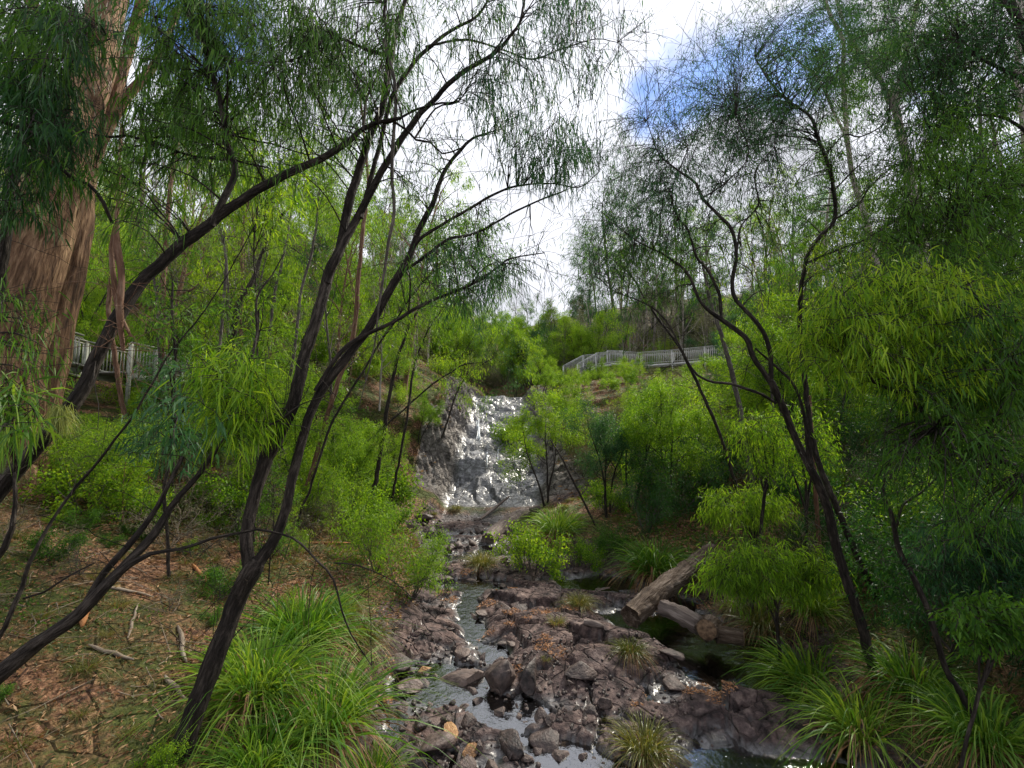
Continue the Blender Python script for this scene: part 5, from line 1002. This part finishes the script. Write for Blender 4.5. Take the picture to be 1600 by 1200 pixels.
# slim trunks on the left slope, traced one by one
LS = [([(590, 730, 14, 12), (602, 660, 14, 12), (612, 600, 14.1, 10), (625, 550, 14.3, 9), (640, 510, 14.5, 7), (665, 470, 14.7, 5)], 'bark_dark', 'slim dark trunk left of the rock wall, top of a short lit shrub'),
 ([(625, 712, 16, 7), (638, 640, 16, 7), (648, 570, 16.2, 6), (668, 520, 16.4, 5), (700, 470, 16.6, 4), (735, 440, 17, 3)], 'bark_dark', 'thin trunk just left of the rock wall leaning right'),
 ([(500, 690, 12.5, 13), (520, 620, 12.5, 13), (548, 540, 12.7, 14), (560, 440, 12.9, 13), (568, 350, 13.1, 11), (575, 270, 13.3, 8), (560, 130, 13.6, 6)], 'bark_red', 'tall orange barked trunk seen between the stems of the front tree'),
 ([(362, 530, 15, 20), (372, 480, 15, 17), (395, 440, 15.2, 13), (408, 400, 15.4, 10), (430, 350, 15.6, 8), (480, 300, 15.8, 6), (505, 280, 16, 4)], 'bark_dark', 'dark trunk above the drooping leaf tuft forking to the right'),
 ([(255, 470, 17, 13), (258, 400, 17, 13), (262, 330, 17.2, 12), (272, 260, 17.4, 10), (285, 180, 17.7, 8)], 'bark_red', 'reddish trunk right of the broken snag'),
 ([(378, 430, 18, 10), (380, 370, 18, 9), (390, 300, 18.2, 8), (398, 230, 18.4, 7)], 'bark_red', 'straight red brown trunk behind the branch rising from the heavy limb'),
 ([(420, 530, 18, 9), (430, 460, 18, 8), (442, 400, 18.2, 7), (455, 330, 18.4, 6), (463, 250, 18.6, 5)], 'bark_grey', 'slim grey trunk behind the left stem of the front tree'),
 ([(272, 640, 10, 9), (274, 560, 10, 8), (270, 500, 10, 7), (268, 440, 10.1, 5)], 'bark_dark', 'straight black pole trunk right of the left walkway'),
 ([(262, 820, 7.6, 9), (258, 760, 7.6, 9), (270, 690, 7.7, 8), (274, 640, 7.8, 6)], 'bark_dark', 'short dark stem on the bank below the walkway'),
 ([(398, 800, 8.5, 5), (402, 700, 8.5, 5), (400, 600, 8.6, 5), (403, 500, 8.7, 5), (398, 380, 8.8, 4), (410, 280, 9, 3)], 'bark_dark', 'hair thin dark sapling passing behind the low limb'),
 ([(495, 730, 10.5, 7), (510, 680, 10.5, 7), (530, 640, 10.6, 7), (560, 590, 10.7, 6), (590, 540, 10.8, 6), (620, 500, 10.9, 5), (660, 440, 11, 4), (720, 400, 11.2, 3)], 'bark_dark', 'thin leaning trunk following the right stem of the front tree'),
 ([(705, 640, 24, 5), (720, 600, 24, 5), (745, 575, 24, 4), (770, 560, 24.2, 3)], 'bark_dark', 'small crooked trunk leaning over the top of the waterfall'),
 ([(630, 640, 20, 5), (670, 605, 20, 5), (700, 585, 20, 5), (725, 570, 20.2, 4), (755, 565, 20.4, 3)], 'bark_dark', 'thin branch like tree leaning right toward the head of the waterfall'),
 ([(180, 560, 13, 12), (170, 480, 13, 12), (180, 400, 13, 11), (185, 300, 13.3, 9), (190, 200, 13.6, 7)], 'bark_red', 'reddish trunk behind the railing of the left walkway'),
 ([(330, 600, 12, 8), (345, 520, 12, 8), (352, 440, 12.1, 8), (350, 380, 12.2, 7), (330, 300, 12.4, 5), (320, 200, 12.8, 4)], 'bark_grey', 'slim grey trunk behind the drooping leaf tuft'),
 ([(450, 620, 14, 9), (462, 540, 14, 9), (470, 460, 14.2, 8), (490, 380, 14.4, 7), (500, 280, 14.8, 5)], 'bark_grey', 'slender grey trunk just left of the front tree fork')]
for k, (pts, bk, lab) in enumerate(LS):
    t = Traced(lab, bark=bk, sides=8); t.limb('trunk', pts, ground=True, wob=.03, step=.2)
    t.bare(16, .007 if pts[0][2] > 12 else .005, .5, 1.8, .5)
    e = pts[-1]; t.spray(e[0]+10, e[1]+5, e[2], 80, 34 if e[1] < 420 else 14, ['leaf_bright', 'leaf_mid', 'leaf_teal'][k % 3], ll=.12, lw=.022, nl=34, hang=.5, dY=1.0, reach=.22)
    if len(pts) > 4:
        e = pts[-3]; t.spray(e[0], e[1], e[2], 45, 7, ['leaf_bright', 'leaf_lime'][k % 2], ll=.10, lw=.018, nl=30, hang=.4, dY=.8, reach=.22)
    t.done()
# bright drooping shrubs at the right
def droopbush(label, cx, cy, Yd, rx, ry, n, mat, foot, ll=.12, lw=.013):
    t = Traced(label, 'shrub', 'bark_dark', 'shrub')
    t.limb('stem', [(foot[0], foot[1], Yd, 9), ((foot[0]+cx)/2+6, (foot[1]+cy)/2, Yd, 7), (cx, cy-ry*.2, Yd, 4)], ground=True)
    t.limb('stem', [(foot[0], foot[1], Yd, 6), ((foot[0]+cx)/2-10, (foot[1]+cy)/2, Yd, 5), (cx-rx*.5, cy-ry*.1, Yd-.1, 3)])
    t.limb('stem', [(foot[0], foot[1], Yd, 6), ((foot[0]+cx)/2+14, (foot[1]+cy)/2, Yd, 5), (cx+rx*.5, cy-ry*.1, Yd+.1, 3)])
    t.spray(cx, cy, Yd, rx, n, mat, ll=ll, lw=lw, nl=38, hang=.6, dY=.3, squash=ry/rx, tw=4, reach=.16, r0=.005, seg=2); t.done()
droopbush('bright green drooping leaved bush right of the big fallen log', 1195, 892, 8.2, 100, 36, 70, 'leaf_lime', (1215, 985))
droopbush('bright green bush with drooping leaves above the fallen log, left of the black forked tree', 1165, 788, 10.5, 62, 24, 44, 'leaf_lime', (1180, 850))
droopbush('pale green leafy sprig in the lower right', 1550, 975, 4.8, 60, 36, 22, 'leaf_mid', (1530, 1080), .06, .022)
droopbush('dark feathery bush at the right edge below the drooping curtain', 1530, 860, 6.6, 110, 70, 60, 'leaf_teal', (1500, 985), .07, .012)
droopbush('yellow green leafy bush behind the trunk of the black forked tree', 1245, 700, 10, 60, 60, 36, 'leaf_bright', (1260, 800), .07, .016)
droopbush('hanging green bush left of the forked tree below its long low branch', 1190, 690, 9.6, 40, 50, 26, 'leaf_bright', (1195, 770), .10, .012)

# lichen tuft on the heavy limb
lv = Leaves(); q = np.array(P(95, 640, 4.25)); m_ = 500
b_ = q+rng.normal(size=(m_, 3))*[.035, .035, .03]; d = rng.normal(size=(m_, 3))*.35+[0, 0, -1]
lv.add(b_, d, rng.uniform(.08, .26, m_), .005, .15, seg=3)
tag(link('lichen_tuft', lv.mesh('lichen_tuft', M['lichen'])), 'pale yellow green beard of lichen hanging from the heavy limb at the left', 'lichen')

# ------------------------------------------------------------------ logs
def log_thing(name, label, ends, mat, rads, cut=(False, True), wob=.03, sides=20, group=None, extra=None):
    p = smooth_path([tuple(e)+(r,) for e, r in zip(ends, rads)], .07); n = len(p); r0 = rads[0]; p[:, 2] -= .07 if n > 12 else 0
    c = Vector(np.mean(p[:, :3], 0)); root = empty(name, (c.x, c.y, H1(c.x, c.y)), label, 'log', group)
    tb = Tubes(); tb.add(p[:, :3], p[:, 3]*(1+.08*fbm(np.arange(n)*.4, np.zeros(n), 3, 3)), sides, lump=.13)
    o = link('log_body', tb.mesh('log_body', M[mat]), root); o.location = -root.location
    for e, yes in ((0, cut[0]), (-1, cut[1])):
        if not yes: continue
        a = p[e, :3]; d = unit(p[e, :3]-p[1 if e == 0 else -2, :3]); tb = Tubes(); tb.add([a-d*.01, a+d*.012], [p[e, 3]*.93, p[e, 3]*.90], sides)
        o = link('cut_end', tb.mesh('cut_end', M['cut_end']), root); o.location = -root.location
    return root
def gp(px, py, dz=0, dY=0): q = G(px, py); return Vector((q.x, q.y+dY, q.z+dz))
a = P(990, 950, 9.7); b = P(1115, 845, 12.2)
log_thing('fallen_log', 'big rotting log with brown flank lying from the pool up to the right bank', [P(985, 958, 9.4), P(1035, 915, 10.3), P(1075, 886, 11.2), P(1112, 855, 12.2)], 'log_rot', [.21, .22, .21, .19], (False, False))
log_thing('cut_log', 'grey weathered log piece between the big rotting log and the sawn round', [P(1034, 948, 9.6), P(1062, 960, 9.3), P(1094, 978, 8.95)], 'log_wood', [.15, .165, .16], (True, False))
log_thing('cut_log', 'short sawn round with its pale cut face turned to the camera', [P(1112, 976, 9.1), P(1104, 984, 8.6)], 'log_rot', [.185, .185], (False, True))
log_thing('cut_log', 'reddish log piece at the right end of the row over the dark pool', [P(1118, 990, 8.75), P(1140, 993, 8.7), P(1162, 997, 8.6)], 'log_rot', [.145, .145, .14], (False, True))
log_thing('fallen_log', 'weathered grey driftwood log in the upper creek below the waterfall', [gp(762, 848, .12), gp(788, 826, .16), gp(820, 808, .2), gp(845, 800, .2)], 'log_wood', [.24, .28, .25, .15], (False, False))
log_thing('driftwood', 'short pale driftwood stick leaning on the log at the foot of the fall', [gp(750, 812, .08), gp(770, 805, .2), gp(795, 790, .45)], 'log_wood', [.06, .07, .04], (False, False), sides=10)
log_thing('plank', 'pale flat splinter of wood lying by the pool left of the cut logs', [gp(912, 978, .05), gp(930, 986, .05), gp(944, 994, .04)], 'log_wood', [.05, .07, .03], (False, False), sides=8)
SK = [((430, 858), (560, 850), 'bark_strip', .03, 'long orange strip of bark on the left bank', 'bark_strip'), ((150, 918), (240, 938), 'stick', .02, 'pale stick on the left bank behind the low limb', 'stick'),
 ((205, 1035), (135, 1015), 'stick', .025, 'curved pale bark piece low on the left bank', 'bark_strip'), ((200, 1000), (215, 950), 'stick', .02, 'short grey stick in the middle of the left bank', 'stick'),
 ((280, 985), (290, 1040), 'stick', .03, 'upright grey stick left of the front leaning trunk', 'stick'), ((255, 1060), (290, 1100), 'stick', .025, 'grey broken stick beside the front leaning trunk', 'stick'),
 ((300, 885), (325, 915), 'bark_strip', .03, 'red brown bark piece left of the front leaning trunk', 'bark_strip'), ((140, 940), (128, 985), 'bark_strip', .05, 'ochre bark slab under the low limb', 'bark_strip'),
 ((640, 1075), (760, 1068), 'bark_strip', .02, 'thin orange bark strip draped over the flat brown slab', 'bark_strip'), ((1318, 850), (1400, 842), 'stick', .03, 'pale fallen branch on the right bank behind the black trunk', 'stick'), ((1180, 740), (1330, 790), 'stick', .03, 'long pale fallen branch on the right slope', 'stick')]
for (a, b, mt, r0, lab, nm) in SK:
    A = G(*a); B = G(*b); pts = []
    for k in range(6):
        t_ = k/5; q = A.lerp(B, t_); pts.append((q.x+rng.normal()*.01, q.y+rng.normal()*.01, H1(q.x, q.y)+r0*.8+.01*rng.random()))
    tb = Tubes(); tb.add(pts, r0*np.array([.4, .9, 1, .9, .8, .3]), 7, lump=.15); tag(link(nm, tb.mesh(nm, M[mt])), lab, 'stick' if nm == 'stick' else 'bark')

# ------------------------------------------------------------------ walkways
def beam(tb_v, tb_f, a, b, w_, h_):
    a = Vector(a); b = Vector(b); d = (b-a).normalized(); s = d.cross(Vector((0, 0, 1)))
    s = s.normalized() if s.length > 1e-4 else Vector((1, 0, 0)); u = s.cross(d).normalized(); n = len(tb_v)
    for c in (a, b):
        for (i, j) in ((-1, -1), (1, -1), (1, 1), (-1, 1)): tb_v.append(tuple(c+s*i*w_/2+u*j*h_/2))
    for f in ((0, 1, 2, 3), (4, 7, 6, 5), (0, 4, 5, 1), (1, 5, 6, 2), (2, 6, 7, 3), (3, 7, 4, 0)): tb_f.append([n+k for k in f])
def walkway(label, line, hrail, bay, width, toground, mat='painted', side=1, bal=.12, bw=.025):
    c = line[0]; root = empty('walkway', tuple(c), label, 'walkway')
    def part(nm, vs, fs, m):
        me = mesh_np(nm, np.array(vs)-np.array(c), np.array(fs), m); o = link(nm, me, root); return o
    L_ = np.array([tuple(q) for q in line]); 
    seg = np.concatenate([[0], np.cumsum(np.linalg.norm(np.diff(L_, axis=0), axis=1))]); tot = seg[-1]
    at = lambda s: Vector([np.interp(s, seg, L_[:, k]) for k in range(3)])
    nb = max(1, round(tot/bay)); vs, fs = [], []; up = Vector((0, 0, 1))
    dk, dkf, bmv, bmf = [], [], [], []
    for i in range(nb+1):
        s = tot*i/nb; q = at(s); d = (at(min(tot, s+.2))-at(max(0, s-.2))).normalized(); nrm = Vector((d.y, -d.x, 0)).normalized()*side
        for off in (0, width):
            v, f = [], []; z0 = H1(q.x-nrm.x*off, q.y-nrm.y*off)-.2 if toground else q.z-.35
            b0 = q-nrm*off; beam(v, f, (b0.x, b0.y, min(z0, q.z-.3)), (b0.x, b0.y, q.z+hrail-.005), .10, .10); part('post', v, f, M[mat])
        if i < nb:
            q2 = at(tot*(i+1)/nb)
            for off in (0, width):
                v, f = [], []; a_ = q-nrm*off; b_ = q2-nrm*off
                beam(v, f, a_+up*(hrail+.03), b_+up*(hrail+.03), .10, .05); part('handrail', v, f, M[mat])
                v, f = [], []; beam(v, f, a_+up*.12, b_+up*.12, .045, .05); beam(v, f, a_+up*(hrail-.08), b_+up*(hrail-.08), .045, .04)
                n_b = int((b_-a_).length/bal)
                for k in range(1, n_b):
                    c_ = a_.lerp(b_, k/n_b); beam(v, f, c_+up*.145, c_+up*(hrail-.10), bw, bw)
                part('railing_panel', v, f, M[mat])
                v, f = [], []; beam(v, f, a_-up*.14, b_-up*.14, .06, .20); part('edge_beam', v, f, M[mat])
            v, f = [], []; w0 = q-nrm*(width/2); w1 = q2-nrm*(width/2); beam(v, f, w0-up*.01, w1-up*.01, width-.12, .05); part('deck', v, f, M['deck'])
    return root
def deckpt(px, py, Y_, h): q = P(px, py, Y_); return Vector((q.x, q.y, q.z-h))
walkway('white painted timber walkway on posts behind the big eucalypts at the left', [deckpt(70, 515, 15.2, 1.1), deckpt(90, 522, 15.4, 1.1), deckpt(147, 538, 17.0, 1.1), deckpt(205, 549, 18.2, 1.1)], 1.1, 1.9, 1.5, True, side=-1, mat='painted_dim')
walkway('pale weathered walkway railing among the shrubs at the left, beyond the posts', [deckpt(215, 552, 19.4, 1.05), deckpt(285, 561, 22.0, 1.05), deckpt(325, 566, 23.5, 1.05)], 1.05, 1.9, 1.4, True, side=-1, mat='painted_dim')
ln = [(880, 572, 43.5), (905, 557, 45), (925, 552.5, 46), (945, 551.5, 46.2), (965, 553, 45.8), (990, 556, 45.2), (1020, 554.5, 44.5), (1060, 551, 43.5), (1100, 547, 42.2), (1140, 543.5, 41), (1165, 541.5, 40.5)]
walkway('white curved footbridge with balustrade high on the right above the waterfall', [deckpt(a, b, c, 1.15) for a, b, c in ln], 1.15, 3.2, 1.8, True, side=-1, bal=.16, bw=.028)
